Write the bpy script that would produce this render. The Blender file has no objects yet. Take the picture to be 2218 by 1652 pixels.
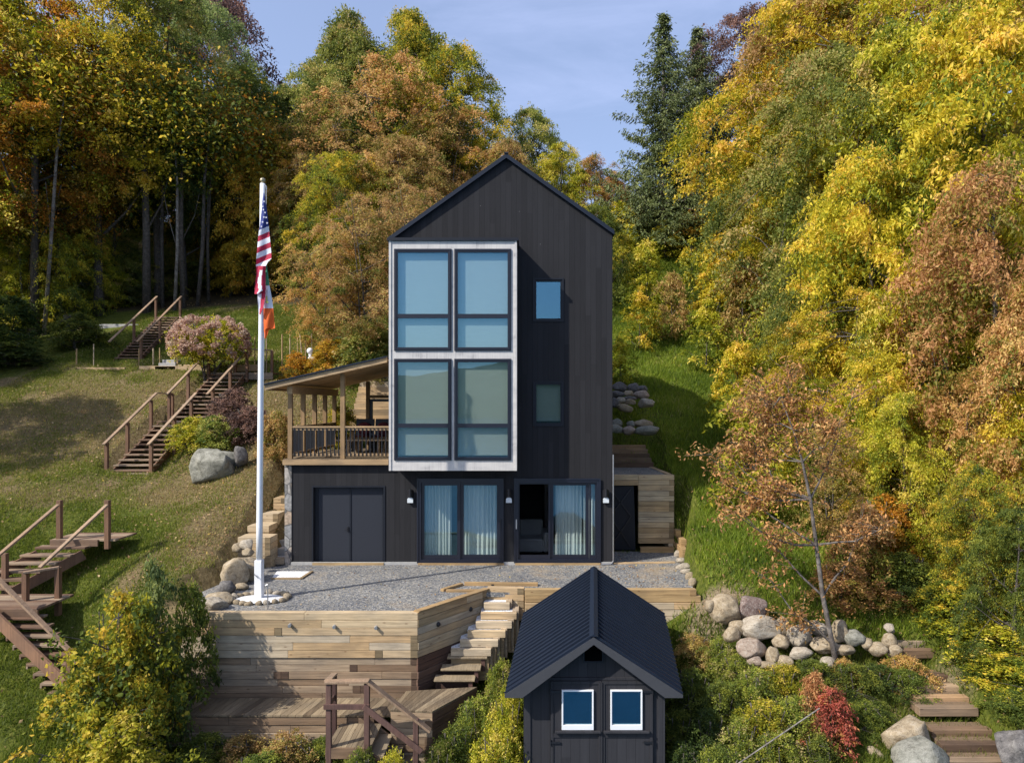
import bpy, bmesh, math, random
import numpy as np
from mathutils import Vector, Matrix, noise, Euler

scene = bpy.context.scene
COL = scene.collection
R = math.radians
random.seed(7)
rng = np.random.default_rng(7)

# ------------------------------------------------------------------ camera
F, CX, CY, CZ = 1478.0, 1153.0, 875.0, 4.23      # focal length and optical axis in survey units
cam_d = bpy.data.cameras.new('camera')
cam = bpy.data.objects.new('camera', cam_d)
COL.objects.link(cam)
cam.location = (0, -18, CZ)
cam.rotation_euler = (R(90), 0, 0)
cam_d.sensor_width = 36
cam_d.lens = 36 * F / 2218
cam_d.shift_x = (1109 - CX) / 2218
cam_d.shift_y = (CY - 826) / 2218
cam_d.clip_start = 0.1
cam_d.clip_end = 3000
scene.camera = cam

# ------------------------------------------------------------------ world and sun
LIGHT = Vector((1.62, 1.0, -1.67)).normalized()
world = bpy.data.worlds.new('World')
scene.world = world
world.use_nodes = True
wn, wl = world.node_tree.nodes, world.node_tree.links
wn.clear()
sky = wn.new('ShaderNodeTexSky'); sky.sky_type = 'NISHITA'; sky.sun_disc = False
sky.sun_elevation = math.asin(-LIGHT.z); sky.sun_rotation = math.atan2(-LIGHT.x, -LIGHT.y)
sky.altitude = 300; sky.air_density = 1.0; sky.dust_density = 2.2; sky.ozone_density = 2.5
wtc = wn.new('ShaderNodeTexCoord')
wmap = wn.new('ShaderNodeMapping'); wmap.inputs['Scale'].default_value = (1.4, 2.2, 6.0); wmap.inputs['Rotation'].default_value = (0, 0.35, 0.4)
wno = wn.new('ShaderNodeTexNoise'); wno.inputs['Scale'].default_value = 1.6; wno.inputs['Detail'].default_value = 9; wno.inputs['Roughness'].default_value = 0.62; wno.inputs['Distortion'].default_value = 0.5
wrp = wn.new('ShaderNodeMapRange'); wrp.inputs['From Min'].default_value = 0.42; wrp.inputs['From Max'].default_value = 0.75
wrp.inputs['To Min'].default_value = 0.30; wrp.inputs['To Max'].default_value = 0.62
wmix = wn.new('ShaderNodeMix'); wmix.data_type = 'RGBA'
wmix.inputs[7].default_value = (3.6, 4.2, 6.4, 1)
wbg = wn.new('ShaderNodeBackground'); wbg.inputs['Strength'].default_value = 0.135
wo = wn.new('ShaderNodeOutputWorld')
wl.new(wtc.outputs['Generated'], wmap.inputs['Vector']); wl.new(wmap.outputs[0], wno.inputs['Vector'])
wl.new(wno.outputs[0], wrp.inputs['Value']); wl.new(wrp.outputs[0], wmix.inputs[0])
wl.new(sky.outputs[0], wmix.inputs[6]); wl.new(wmix.outputs[2], wbg.inputs['Color']); wl.new(wbg.outputs[0], wo.inputs[0])
sd = bpy.data.lights.new('sun', 'SUN'); sd.energy = 4.2; sd.angle = R(0.5); sd.color = (1.0, 0.955, 0.88)
sun = bpy.data.objects.new('sun', sd); COL.objects.link(sun)
sun.rotation_euler = LIGHT.to_track_quat('-Z', 'Y').to_euler(); sun.location = (-20, -20, 30)
scene.view_settings.view_transform = 'Standard'
scene.view_settings.look = 'None'
scene.view_settings.exposure = 0.55
scene.view_settings.gamma = 1.0
scene.render.engine = 'CYCLES'
scene.cycles.max_bounces = 7; scene.cycles.diffuse_bounces = 3; scene.cycles.glossy_bounces = 3
scene.cycles.transmission_bounces = 4; scene.cycles.transparent_max_bounces = 8
scene.cycles.caustics_reflective = False; scene.cycles.caustics_refractive = False

# ------------------------------------------------------------------ helpers
def P(x, y, d):
    return Vector(((x - CX) * d / F, d - 18, CZ - (y - CY) * d / F))
def tag(o, label=None, cat=None, group=None, kind=None):
    if label: o['label'] = label
    if cat: o['category'] = cat
    if group: o['group'] = group
    if kind: o['kind'] = kind
    return o
def thing(name, label, cat, loc=(0, 0, 0), group=None):
    o = bpy.data.objects.new(name, None); COL.objects.link(o)
    o.location = loc; o.empty_display_size = 0.2
    return tag(o, label, cat, group)
def origin_of(o):
    while o.parent: o = o.parent
    return Vector(o.location)
class MB:
    """collects shapes in world coordinates; build() links them as one mesh object"""
    def __init__(s): s.v = []; s.f = []; s.t = []; s.m = []
    def add(s, vs, fs, tint=None, mi=0):
        b = len(s.v)
        t = random.random() if tint is None else tint
        s.v += [tuple(p) for p in vs]
        for f in fs: s.f.append(tuple(i + b for i in f)); s.t.append(t); s.m.append(mi)
        return s
    def box(s, x0, x1, y0, y1, z0, z1, tint=None, mi=0):
        vs = [(x0,y0,z0),(x1,y0,z0),(x1,y1,z0),(x0,y1,z0),(x0,y0,z1),(x1,y0,z1),(x1,y1,z1),(x0,y1,z1)]
        return s.add(vs, [(0,3,2,1),(4,5,6,7),(0,1,5,4),(1,2,6,5),(2,3,7,6),(3,0,4,7)], tint, mi)
    def beam(s, a, b, w, h, tint=None, mi=0, up=(0,0,1)):
        a, b = Vector(a), Vector(b); d = (b - a).normalized(); u = Vector(up)
        if abs(d.dot(u)) > 0.98: u = Vector((0,1,0))
        r = d.cross(u).normalized(); u = r.cross(d).normalized()
        r *= w / 2; u *= h / 2
        vs = [a-r-u, a+r-u, a+r+u, a-r+u, b-r-u, b+r-u, b+r+u, b-r+u]
        return s.add(vs, [(0,1,2,3),(4,7,6,5),(0,4,5,1),(1,5,6,2),(2,6,7,3),(3,7,4,0)], tint, mi)
    def tube(s, pts, rads, n=8, tint=None, mi=0, cap=True):
        pts = [Vector(p) for p in pts]; vs = []; fs = []
        prev = None
        for i, p in enumerate(pts):
            d = (pts[min(i+1, len(pts)-1)] - pts[max(i-1, 0)]).normalized()
            u = prev if prev is not None else (Vector((1,0,0)) if abs(d.x) < 0.9 else Vector((0,1,0)))
            r = (u - d * u.dot(d)).normalized(); prev = r; w = d.cross(r)
            rad = rads[i] if hasattr(rads, '__len__') else rads
            for k in range(n):
                a = 2 * math.pi * k / n
                vs.append(p + r * math.cos(a) * rad + w * math.sin(a) * rad)
        for i in range(len(pts) - 1):
            for k in range(n):
                k2 = (k + 1) % n
                fs.append((i*n+k, i*n+k2, (i+1)*n+k2, (i+1)*n+k))
        if cap: fs.append(tuple(range(n))[::-1]); fs.append(tuple(range((len(pts)-1)*n, len(pts)*n)))
        return s.add(vs, fs, tint, mi)
    def ball(s, c, r, sc=(1,1,1), seg=12, rings=8, tint=None, mi=0):
        c = Vector(c); vs = []; fs = []
        for i in range(rings + 1):
            th = math.pi * i / rings
            for k in range(seg):
                ph = 2 * math.pi * k / seg
                vs.append(c + Vector((r*sc[0]*math.sin(th)*math.cos(ph), r*sc[1]*math.sin(th)*math.sin(ph), r*sc[2]*math.cos(th))))
        for i in range(rings):
            for k in range(seg):
                k2 = (k+1) % seg; fs.append((i*seg+k, (i+1)*seg+k, (i+1)*seg+k2, i*seg+k2))
        return s.add(vs, fs, tint, mi)
    def poly_prism(s, pts, off, tint=None, mi=0):
        n = len(pts); o = Vector(off)
        vs = [Vector(p) for p in pts] + [Vector(p) + o for p in pts]
        fs = [tuple(range(n)), tuple(range(2*n-1, n-1, -1))] + [(i, i+n, (i+1)%n+n, (i+1)%n) for i in range(n)]
        return s.add(vs, fs, tint, mi)
    def build(s, name, mat, parent=None, bevel=0, smooth=False):
        org = origin_of(parent) if parent else Vector((0,0,0))
        me = bpy.data.meshes.new(name)
        me.from_pydata([(p[0]-org.x, p[1]-org.y, p[2]-org.z) for p in s.v], [], s.f)
        at = me.attributes.new('tint', 'FLOAT', 'FACE'); at.data.foreach_set('value', np.array(s.t, dtype=np.float32))
        mats = mat if isinstance(mat, (list, tuple)) else [mat]
        for m in mats: me.materials.append(m)
        if len(mats) > 1: me.polygons.foreach_set('material_index', np.array(s.m, dtype=np.int32))
        if smooth: me.polygons.foreach_set('use_smooth', np.ones(len(s.f), dtype=bool))
        bm = bmesh.new(); bm.from_mesh(me); bmesh.ops.recalc_face_normals(bm, faces=bm.faces); bm.to_mesh(me); bm.free()
        o = bpy.data.objects.new(name, me); COL.objects.link(o)
        if parent: o.parent = parent
        if bevel:
            md = o.modifiers.new('b', 'BEVEL'); md.width = bevel; md.segments = 1; md.limit_method = 'ANGLE'
        return o

# ------------------------------------------------------------------ materials
def newmat(name):
    m = bpy.data.materials.new(name); m.use_nodes = True
    nt = m.node_tree; b = nt.nodes['Principled BSDF']
    return m, nt, b
def N(nt, t, **kw):
    n = nt.nodes.new(t)
    for k, v in kw.items():
        if k in n.inputs: n.inputs[k].default_value = v
        else: setattr(n, k, v)
    return n
def L(nt, a, b): nt.links.new(a, b)
def ramp(nt, fac, stops, interp='LINEAR'):
    r = nt.nodes.new('ShaderNodeValToRGB'); r.color_ramp.interpolation = interp
    e = r.color_ramp.elements
    while len(e) < len(stops): e.new(0.5)
    for i, (p, c) in enumerate(stops): e[i].position = p; e[i].color = (*c, 1)
    if fac is not None: L(nt, fac, r.inputs[0])
    return r
def coords(nt, scale=(1,1,1), kind='Object'):
    tc = N(nt, 'ShaderNodeTexCoord'); mp = N(nt, 'ShaderNodeMapping'); mp.inputs['Scale'].default_value = scale
    L(nt, tc.outputs[kind], mp.inputs[0]); return mp.outputs[0]
def mixc(nt, fac, a, b, blend='MIX'):
    m = N(nt, 'ShaderNodeMix', data_type='RGBA', blend_type=blend)
    for s, v in ((m.inputs[0], fac), (m.inputs[6], a), (m.inputs[7], b)):
        if hasattr(v, 'is_output'): L(nt, v, s)
        elif isinstance(v, (int, float)): s.default_value = v
        else: s.default_value = (*v, 1)
    return m.outputs[2]
def mth(nt, op, a, b=0.0):
    m = N(nt, 'ShaderNodeMath', operation=op)
    for s, v in ((m.inputs[0], a), (m.inputs[1], b)):
        if hasattr(v, 'is_output'): L(nt, v, s)
        else: s.default_value = v
    return m.outputs[0]
def bump(nt, b, h, strength=0.5, dist=0.01):
    bp = N(nt, 'ShaderNodeBump'); bp.inputs['Strength'].default_value = strength; bp.inputs['Distance'].default_value = dist
    L(nt, h, bp.inputs['Height']); L(nt, bp.outputs[0], b.inputs['Normal'])
def plain(name, col, rough=0.6, metal=0, var=0.15, scale=6, spec=0.5):
    m, nt, b = newmat(name)
    n = N(nt, 'ShaderNodeTexNoise', Scale=scale, Detail=6); L(nt, coords(nt), n.inputs['Vector'])
    c = mixc(nt, n.outputs[0], tuple(x*(1-var) for x in col), tuple(min(1, x*(1+var)) for x in col))
    L(nt, c, b.inputs['Base Color'])
    b.inputs['Roughness'].default_value = rough; b.inputs['Metallic'].default_value = metal
    b.inputs['Specular IOR Level'].default_value = spec
    return m
def wood(name, stops, axis='X', rough=0.8, stain=None, knots=True, bstr=0.35):
    """stops: colours picked by each timber's own tint; grain runs along axis"""
    m, nt, b = newmat(name)
    sc = {'X': (1.2, 22, 22), 'Y': (22, 1.2, 22), 'Z': (22, 22, 1.2)}[axis]
    at = N(nt, 'ShaderNodeAttribute', attribute_name='tint')
    base = ramp(nt, at.outputs['Fac'], stops).outputs[0]
    v = coords(nt, sc)
    off = N(nt, 'ShaderNodeVectorMath', operation='ADD'); L(nt, v, off.inputs[0])
    cb = N(nt, 'ShaderNodeCombineXYZ'); t10 = mth(nt, 'MULTIPLY', at.outputs['Fac'], 57.0)
    for i in range(3): L(nt, t10, cb.inputs[i])
    L(nt, cb.outputs[0], off.inputs[1])
    g = N(nt, 'ShaderNodeTexNoise', Scale=1.0, Detail=7, Roughness=0.65, Distortion=0.6); L(nt, off.outputs[0], g.inputs['Vector'])
    gr = ramp(nt, g.outputs[0], [(0.3, (0.62, 0.6, 0.58)), (0.62, (1.12, 1.12, 1.12))]).outputs[0]
    c = mixc(nt, 1.0, base, gr, 'MULTIPLY')
    w = N(nt, 'ShaderNodeTexNoise', Scale=1.7, Detail=5); L(nt, coords(nt, (1, 1, 1.6)), w.inputs['Vector'])
    ws = ramp(nt, w.outputs[0], [(0.35, (0.72, 0.73, 0.76)), (0.62, (1.08, 1.05, 1.0))]).outputs[0]
    c = mixc(nt, 0.75, c, ws, 'MULTIPLY')
    if knots:
        vo = N(nt, 'ShaderNodeTexVoronoi', Scale=1.0); L(nt, coords(nt, {'X': (3, 9, 9), 'Y': (9, 3, 9), 'Z': (9, 9, 3)}[axis]), vo.inputs['Vector'])
        kn = ramp(nt, vo.outputs['Distance'], [(0.05, (0.35, 0.25, 0.18)), (0.13, (1, 1, 1))]).outputs[0]
        c = mixc(nt, 0.8, c, kn, 'MULTIPLY')
    L(nt, c, b.inputs['Base Color']); b.inputs['Roughness'].default_value = rough
    bump(nt, b, g.outputs[0], bstr, 0.01)
    return m
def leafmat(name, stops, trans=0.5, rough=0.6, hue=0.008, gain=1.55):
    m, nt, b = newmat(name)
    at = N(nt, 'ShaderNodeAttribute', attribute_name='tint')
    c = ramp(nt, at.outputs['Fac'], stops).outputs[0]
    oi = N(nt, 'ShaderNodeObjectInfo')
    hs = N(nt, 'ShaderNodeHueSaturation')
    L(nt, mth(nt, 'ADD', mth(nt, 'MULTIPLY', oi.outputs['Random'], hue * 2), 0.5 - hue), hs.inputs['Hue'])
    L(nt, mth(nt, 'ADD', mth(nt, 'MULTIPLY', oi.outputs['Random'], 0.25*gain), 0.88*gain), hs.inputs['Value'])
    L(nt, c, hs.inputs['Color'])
    b.inputs['Roughness'].default_value = rough; b.inputs['Specular IOR Level'].default_value = 0.35
    L(nt, hs.outputs[0], b.inputs['Base Color'])
    tr = N(nt, 'ShaderNodeBsdfTranslucent'); L(nt, hs.outputs[0], tr.inputs['Color'])
    mx = N(nt, 'ShaderNodeMixShader'); mx.inputs[0].default_value = trans
    out = nt.nodes['Material Output']
    L(nt, b.outputs[0], mx.inputs[1]); L(nt, tr.outputs[0], mx.inputs[2]); L(nt, mx.outputs[0], out.inputs[0])
    return m
def glassmat(name, refl, tint=(0.75, 0.85, 0.88)):
    m, nt, b = newmat(name); out = nt.nodes['Material Output']; nt.nodes.remove(b)
    t = N(nt, 'ShaderNodeBsdfTransparent'); t.inputs[0].default_value = (*tint, 1)
    g = N(nt, 'ShaderNodeBsdfGlossy'); g.inputs['Roughness'].default_value = 0.0; g.inputs['Color'].default_value = (0.38, 0.78, 1.0, 1)
    fr = N(nt, 'ShaderNodeLayerWeight')
    f = mth(nt, 'MINIMUM', mth(nt, 'ADD', mth(nt, 'MULTIPLY', mth(nt, 'POWER', fr.outputs['Facing'], 5.0), 0.5), refl), 1.0)
    n = N(nt, 'ShaderNodeTexNoise', Scale=1.3, Detail=1); L(nt, coords(nt), n.inputs['Vector'])
    bp = N(nt, 'ShaderNodeBump'); bp.inputs['Strength'].default_value = 0.06; bp.inputs['Distance'].default_value = 0.02
    L(nt, n.outputs[0], bp.inputs['Height']); L(nt, bp.outputs[0], g.inputs['Normal'])
    mx = N(nt, 'ShaderNodeMixShader'); L(nt, f, mx.inputs[0]); L(nt, t.outputs[0], mx.inputs[1]); L(nt, g.outputs[0], mx.inputs[2])
    L(nt, mx.outputs[0], out.inputs[0]); return m
def blackwood(name, col=(0.030, 0.029, 0.031), step=0.14):
    """stained vertical boards with a groove between them"""
    m, nt, b = newmat(name)
    tc = N(nt, 'ShaderNodeTexCoord'); sx = N(nt, 'ShaderNodeSeparateXYZ'); L(nt, tc.outputs['Object'], sx.inputs[0])
    xy = mth(nt, 'ADD', sx.outputs[0], mth(nt, 'MULTIPLY', sx.outputs[1], 1.0))
    u = mth(nt, 'DIVIDE', xy, step); fl = mth(nt, 'FLOOR', u); fr = mth(nt, 'FRACT', u)
    # boards end at staggered heights
    wn0 = N(nt, 'ShaderNodeTexWhiteNoise', noise_dimensions='1D'); L(nt, fl, wn0.inputs['W'])
    zz = mth(nt, 'FLOOR', mth(nt, 'ADD', mth(nt, 'DIVIDE', sx.outputs[2], 3.1), mth(nt, 'MULTIPLY', wn0.outputs['Value'], 3.0)))
    wn_ = N(nt, 'ShaderNodeTexWhiteNoise', noise_dimensions='2D')
    cb = N(nt, 'ShaderNodeCombineXYZ'); L(nt, fl, cb.inputs[0]); L(nt, zz, cb.inputs[1]); L(nt, cb.outputs[0], wn_.inputs['Vector'])
    g = N(nt, 'ShaderNodeTexNoise', Scale=1, Detail=8, Roughness=0.7); L(nt, coords(nt, (45, 45, 1.6)), g.inputs['Vector'])
    k = mth(nt, 'ADD', mth(nt, 'MULTIPLY', wn_.outputs['Value'], 0.5), mth(nt, 'MULTIPLY', g.outputs[0], 1.1))
    big = N(nt, 'ShaderNodeTexNoise', Scale=0.6, Detail=3); L(nt, coords(nt), big.inputs['Vector'])
    k = mth(nt, 'ADD', k, mth(nt, 'MULTIPLY', big.outputs[0], 0.5))
    c = mixc(nt, mth(nt, 'MULTIPLY', k, 0.55), tuple(x*0.5 for x in col), tuple(x*1.75 for x in col))
    gap = mth(nt, 'LESS_THAN', fr, 0.03)
    c = mixc(nt, mth(nt, 'MULTIPLY', gap, 0.7), c, (0.006, 0.006, 0.007))
    sp = N(nt, 'ShaderNodeTexVoronoi', Scale=3.1); L(nt, coords(nt), sp.inputs['Vector'])
    c = mixc(nt, mth(nt, 'LESS_THAN', sp.outputs['Distance'], 0.028), c, (0.16, 0.155, 0.15))
    L(nt, c, b.inputs['Base Color']); b.inputs['Roughness'].default_value = 0.75; b.inputs['Specular IOR Level'].default_value = 0.12
    bump(nt, b, mth(nt, 'SUBTRACT', mth(nt, 'MULTIPLY', g.outputs[0], 0.3), gap), 0.5, 0.006)
    return m

M = {}
M['black'] = blackwood('charred_boards', (0.0205, 0.0200, 0.0215))
M['shedwood'] = blackwood('shed_boards', (0.029, 0.0285, 0.032), 0.16)
M['trim'] = plain('dark_trim', (0.009, 0.011, 0.017), 0.5, var=0.2, spec=0.3)
M['frame'] = plain('window_frame_black', (0.010, 0.012, 0.022), 0.35)
M['doorpaint'] = plain('door_paint', (0.024, 0.027, 0.036), 0.6, var=0.1, scale=30, spec=0.25)
M['roofmetal'] = plain('roof_metal', (0.009, 0.014, 0.026), 0.5, var=0.15, scale=3, spec=0.3)
M['soffit_dark'] = plain('fascia_grey', (0.045, 0.045, 0.05), 0.6)
M['glass'] = glassmat('window_glass', 0.11, (0.87, 0.92, 0.94))
M['glass_up'] = glassmat('window_glass_dark', 0.20, (0.6, 0.67, 0.7))
M['glass_dim'] = glassmat('window_glass_dim', 0.045, (0.75, 0.8, 0.82))
M['glass_door'] = glassmat('door_glass', 0.09, (0.9, 0.94, 0.94))
M['glass_shed'] = glassmat('shed_glass', 0.2, (0.45, 0.55, 0.6))
M['screen'] = glassmat('insect_screen', 0.0, (0.65, 0.65, 0.66))
M['white'] = plain('white_paint', (0.78, 0.78, 0.79), 0.4, var=0.04)
M['lens'] = plain('frosted_lens', (0.62, 0.66, 0.68), 0.3, var=0.05)
M['concrete'] = plain('concrete', (0.36, 0.35, 0.33), 0.9, var=0.25, scale=12)
M['metal'] = plain('galvanised', (0.42, 0.42, 0.43), 0.35, metal=0.8)
M['darkmetal'] = plain('dark_metal', (0.02, 0.02, 0.024), 0.4, metal=0.3)
M['gold'] = plain('dull_gold', (0.33, 0.28, 0.17), 0.4, metal=0.6)
M['interior'] = plain('room_wall', (0.28, 0.28, 0.28), 0.8)
M['interior_dark'] = plain('dark_room', (0.03, 0.03, 0.032), 0.9)
M['floor'] = wood('room_floor', [(0, (0.13, 0.10, 0.08)), (1, (0.2, 0.16, 0.12))], 'Y')
M['cloth_white'] = plain('pale_upholstery', (0.62, 0.64, 0.62), 0.9)
M['cloth_red'] = plain('dark_red_cushion', (0.12, 0.02, 0.025), 0.9)
M['void'] = plain('unlit_opening', (0.003, 0.003, 0.003), 1.0, spec=0.0)
M['hose'] = plain('vent_pipe', (0.30, 0.30, 0.29), 0.5)
# timber families
M['timber'] = wood('weathered_timber', [(0, (0.16, 0.12, 0.065)), (0.3, (0.40, 0.285, 0.155)), (0.5, (0.50, 0.34, 0.18)), (0.75, (0.51, 0.395, 0.245)), (1, (0.48, 0.395, 0.28))])
M['timber_y'] = wood('weathered_timber_side', [(0, (0.24, 0.19, 0.135)), (0.3, (0.40, 0.30, 0.19)), (1, (0.46, 0.36, 0.25))], 'Y')
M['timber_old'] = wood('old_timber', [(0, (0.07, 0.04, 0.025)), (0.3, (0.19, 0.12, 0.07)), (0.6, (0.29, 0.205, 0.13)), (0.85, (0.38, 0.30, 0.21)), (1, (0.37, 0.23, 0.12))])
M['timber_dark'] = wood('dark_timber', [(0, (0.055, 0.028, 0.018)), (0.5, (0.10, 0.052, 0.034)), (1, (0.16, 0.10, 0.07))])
M['timber_new'] = wood('new_timber', [(0, (0.33, 0.21, 0.095)), (1, (0.42, 0.29, 0.14))])
M['plank_grey'] = wood('grey_planks', [(0, (0.12, 0.085, 0.05)), (1, (0.31, 0.24, 0.15))], 'Y')
M['cedar'] = wood('porch_timber', [(0, (0.30, 0.19, 0.09)), (1, (0.40, 0.26, 0.13))], 'Z', knots=False)
M['cedar_x'] = wood('porch_timber_long', [(0, (0.34, 0.22, 0.11)), (1, (0.44, 0.31, 0.175))], 'X')
M['cedar_y'] = wood('porch_soffit', [(0, (0.48, 0.31, 0.16)), (1, (0.62, 0.42, 0.23))], 'X', knots=False)
M['stain'] = wood('stained_stair_wood', [(0, (0.14, 0.075, 0.042)), (0.5, (0.20, 0.125, 0.078)), (1, (0.33, 0.245, 0.165))])
M['stain_z'] = wood('stained_post_wood', [(0, (0.15, 0.078, 0.042)), (1, (0.22, 0.12, 0.07))], 'Z', knots=False)
M['stain_rail'] = wood('worn_rail_wood', [(0, (0.28, 0.18, 0.11)), (1, (0.36, 0.25, 0.16))], 'Z', knots=False)
M['stain_dark'] = wood('dark_rail_wood', [(0, (0.075, 0.035, 0.028)), (1, (0.13, 0.07, 0.055))], 'Z', knots=False)
def baymat():
    m, nt, b = newmat('silvered_wood')
    g = N(nt, 'ShaderNodeTexNoise', Scale=1, Detail=8, Roughness=0.7); L(nt, coords(nt, (30, 30, 1.3)), g.inputs['Vector'])
    w = N(nt, 'ShaderNodeTexNoise', Scale=1, Detail=6, Roughness=0.6); L(nt, coords(nt, (2.2, 2.2, 5)), w.inputs['Vector'])
    k = mth(nt, 'MULTIPLY', g.outputs[0], w.outputs[0])
    c = ramp(nt, k, [(0.10, (0.24, 0.23, 0.225)), (0.19, (0.48, 0.455, 0.43)), (0.32, (0.57, 0.54, 0.50))]).outputs[0]
    L(nt, c, b.inputs['Base Color']); b.inputs['Roughness'].default_value = 0.7
    bump(nt, b, g.outputs[0], 0.2, 0.005); return m
M['bay'] = baymat()
def blindmat(name, col):
    m, nt, b = newmat(name)
    g = N(nt, 'ShaderNodeTexNoise', Scale=1, Detail=4); L(nt, coords(nt, (3, 3, 90)), g.inputs['Vector'])
    c = mixc(nt, g.outputs[0], tuple(x*0.85 for x in col), tuple(x*1.1 for x in col)); L(nt, c, b.inputs['Base Color'])
    b.inputs['Roughness'].default_value = 0.9; return m
M['blind'] = blindmat('woven_blind', (0.40, 0.44, 0.40))
M['blind_low'] = blindmat('woven_blind_olive', (0.36, 0.35, 0.27))
def curtainmat():
    m, nt, b = newmat('sheer_curtain'); b.inputs['Base Color'].default_value = (0.84, 0.86, 0.80, 1); b.inputs['Roughness'].default_value = 0.9
    tr = N(nt, 'ShaderNodeBsdfTranslucent'); tr.inputs[0].default_value = (0.8, 0.82, 0.76, 1)
    mx = N(nt, 'ShaderNodeMixShader'); mx.inputs[0].default_value = 0.4
    L(nt, b.outputs[0], mx.inputs[1]); L(nt, tr.outputs[0], mx.inputs[2]); L(nt, mx.outputs[0], nt.nodes['Material Output'].inputs[0]); return m
M['curtain'] = curtainmat()
def gravel(name, cols, scale, bs=0.7):
    m, nt, b = newmat(name)
    v = N(nt, 'ShaderNodeTexVoronoi', Scale=scale); L(nt, coords(nt), v.inputs['Vector'])
    sp = N(nt, 'ShaderNodeSeparateColor'); L(nt, v.outputs['Color'], sp.inputs[0])
    c = ramp(nt, sp.outputs[0], [(i/(len(cols)-1), c) for i, c in enumerate(cols)]).outputs[0]
    w = N(nt, 'ShaderNodeTexNoise', Scale=0.9, Detail=6); L(nt, coords(nt), w.inputs['Vector'])
    ws = ramp(nt, w.outputs[0], [(0.35, (0.8, 0.8, 0.8)), (0.62, (1.1, 1.08, 1.02))]).outputs[0]
    c = mixc(nt, 1, c, ws, 'MULTIPLY')
    if name == 'grey_gravel':
        d = N(nt, 'ShaderNodeTexNoise', Scale=0.45, Detail=5, Roughness=0.7); L(nt, coords(nt), d.inputs['Vector'])
        f = ramp(nt, d.outputs[0], [(0.55, (0, 0, 0)), (0.68, (1, 1, 1))]).outputs[0]
        c = mixc(nt, mth(nt, 'MULTIPLY', f, 0.6), c, (0.30, 0.22, 0.13))
    L(nt, c, b.inputs['Base Color']); b.inputs['Roughness'].default_value = 0.9
    bump(nt, b, v.outputs['Distance'], bs, 0.02); return m
M['gravel'] = gravel('grey_gravel', [(0.04, 0.047, 0.06), (0.12, 0.128, 0.145), (0.175, 0.175, 0.175), (0.25, 0.225, 0.185), (0.36, 0.35, 0.34)], 34)
M['white_gravel'] = gravel('white_gravel', [(0.5, 0.5, 0.51), (0.68, 0.68, 0.7), (0.85, 0.85, 0.86)], 28)
def rockmat(name, a, b_, c_, sc=3.0, vein=False):
    m, nt, b = newmat(name)
    oi = N(nt, 'ShaderNodeObjectInfo')
    vv = N(nt, 'ShaderNodeVectorMath', operation='ADD'); L(nt, coords(nt), vv.inputs[0])
    cb = N(nt, 'ShaderNodeCombineXYZ'); L(nt, mth(nt, 'MULTIPLY', oi.outputs['Random'], 40), cb.inputs[0]); L(nt, cb.outputs[0], vv.inputs[1])
    n = N(nt, 'ShaderNodeTexNoise', Scale=sc, Detail=10, Roughness=0.65, Distortion=0.4); L(nt, vv.outputs[0], n.inputs['Vector'])
    c = ramp(nt, n.outputs[0], [(0.32, a), (0.5, b_), (0.68, c_)]).outputs[0]
    if vein:
        n2 = N(nt, 'ShaderNodeTexNoise', Scale=2.2, Detail=3, Distortion=2.5); L(nt, vv.outputs[0], n2.inputs['Vector'])
        f = ramp(nt, n2.outputs[0], [(0.47, (0, 0, 0)), (0.5, (1, 1, 1)), (0.53, (0, 0, 0))]).outputs[0]
        c = mixc(nt, mth(nt, 'MULTIPLY', f, 0.6), c, (0.5, 0.46, 0.42))
    f = N(nt, 'ShaderNodeTexNoise', Scale=sc * 9, Detail=6); L(nt, vv.outputs[0], f.inputs['Vector'])
    c = mixc(nt, 1, c, ramp(nt, f.outputs[0], [(0.3, (0.72, 0.72, 0.72)), (0.65, (1.15, 1.15, 1.15))]).outputs[0], 'MULTIPLY')
    ck = N(nt, 'ShaderNodeTexVoronoi', Scale=sc*0.42, feature='DISTANCE_TO_EDGE'); dn = N(nt, 'ShaderNodeVectorMath', operation='ADD'); L(nt, vv.outputs[0], dn.inputs[0]); L(nt, n.outputs['Color'], dn.inputs[1]); L(nt, dn.outputs[0], ck.inputs['Vector'])
    c = mixc(nt, 0.8, c, ramp(nt, ck.outputs['Distance'], [(0.004, (0.3, 0.27, 0.24)), (0.02, (1, 1, 1))]).outputs[0], 'MULTIPLY')
    L(nt, c, b.inputs['Base Color']); b.inputs['Roughness'].default_value = 0.9
    h = mth(nt, 'ADD', n.outputs[0], mth(nt, 'MULTIPLY', f.outputs[0], 0.3)); bump(nt, b, h, 0.7, 0.04); return m
M['rock_tan'] = rockmat('tan_rock', (0.211, 0.156, 0.094), (0.328, 0.257, 0.164), (0.413, 0.343, 0.250))
M['rock_grey'] = rockmat('grey_rock', (0.115, 0.112, 0.085), (0.235, 0.225, 0.18), (0.33, 0.315, 0.26))
M['rock_pale'] = rockmat('pale_rock', (0.24, 0.195, 0.14), (0.37, 0.315, 0.24), (0.46, 0.41, 0.33))
M['rock_pink'] = rockmat('pink_rock', (0.21, 0.145, 0.105), (0.32, 0.245, 0.185), (0.40, 0.335, 0.27))
M['rock_vein'] = rockmat('veined_rock', (0.101, 0.066, 0.055), (0.179, 0.121, 0.101), (0.250, 0.195, 0.164), vein=True)
M['rock_dark'] = rockmat('dark_rock', (0.062, 0.058, 0.055), (0.133, 0.121, 0.113), (0.211, 0.195, 0.179))
M['bark'] = rockmat('bark', (0.035, 0.028, 0.022), (0.085, 0.07, 0.058), (0.16, 0.14, 0.12), 8)
M['bark_pale'] = rockmat('pale_bark', (0.08, 0.065, 0.055), (0.19, 0.165, 0.14), (0.34, 0.31, 0.27), 6)
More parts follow.
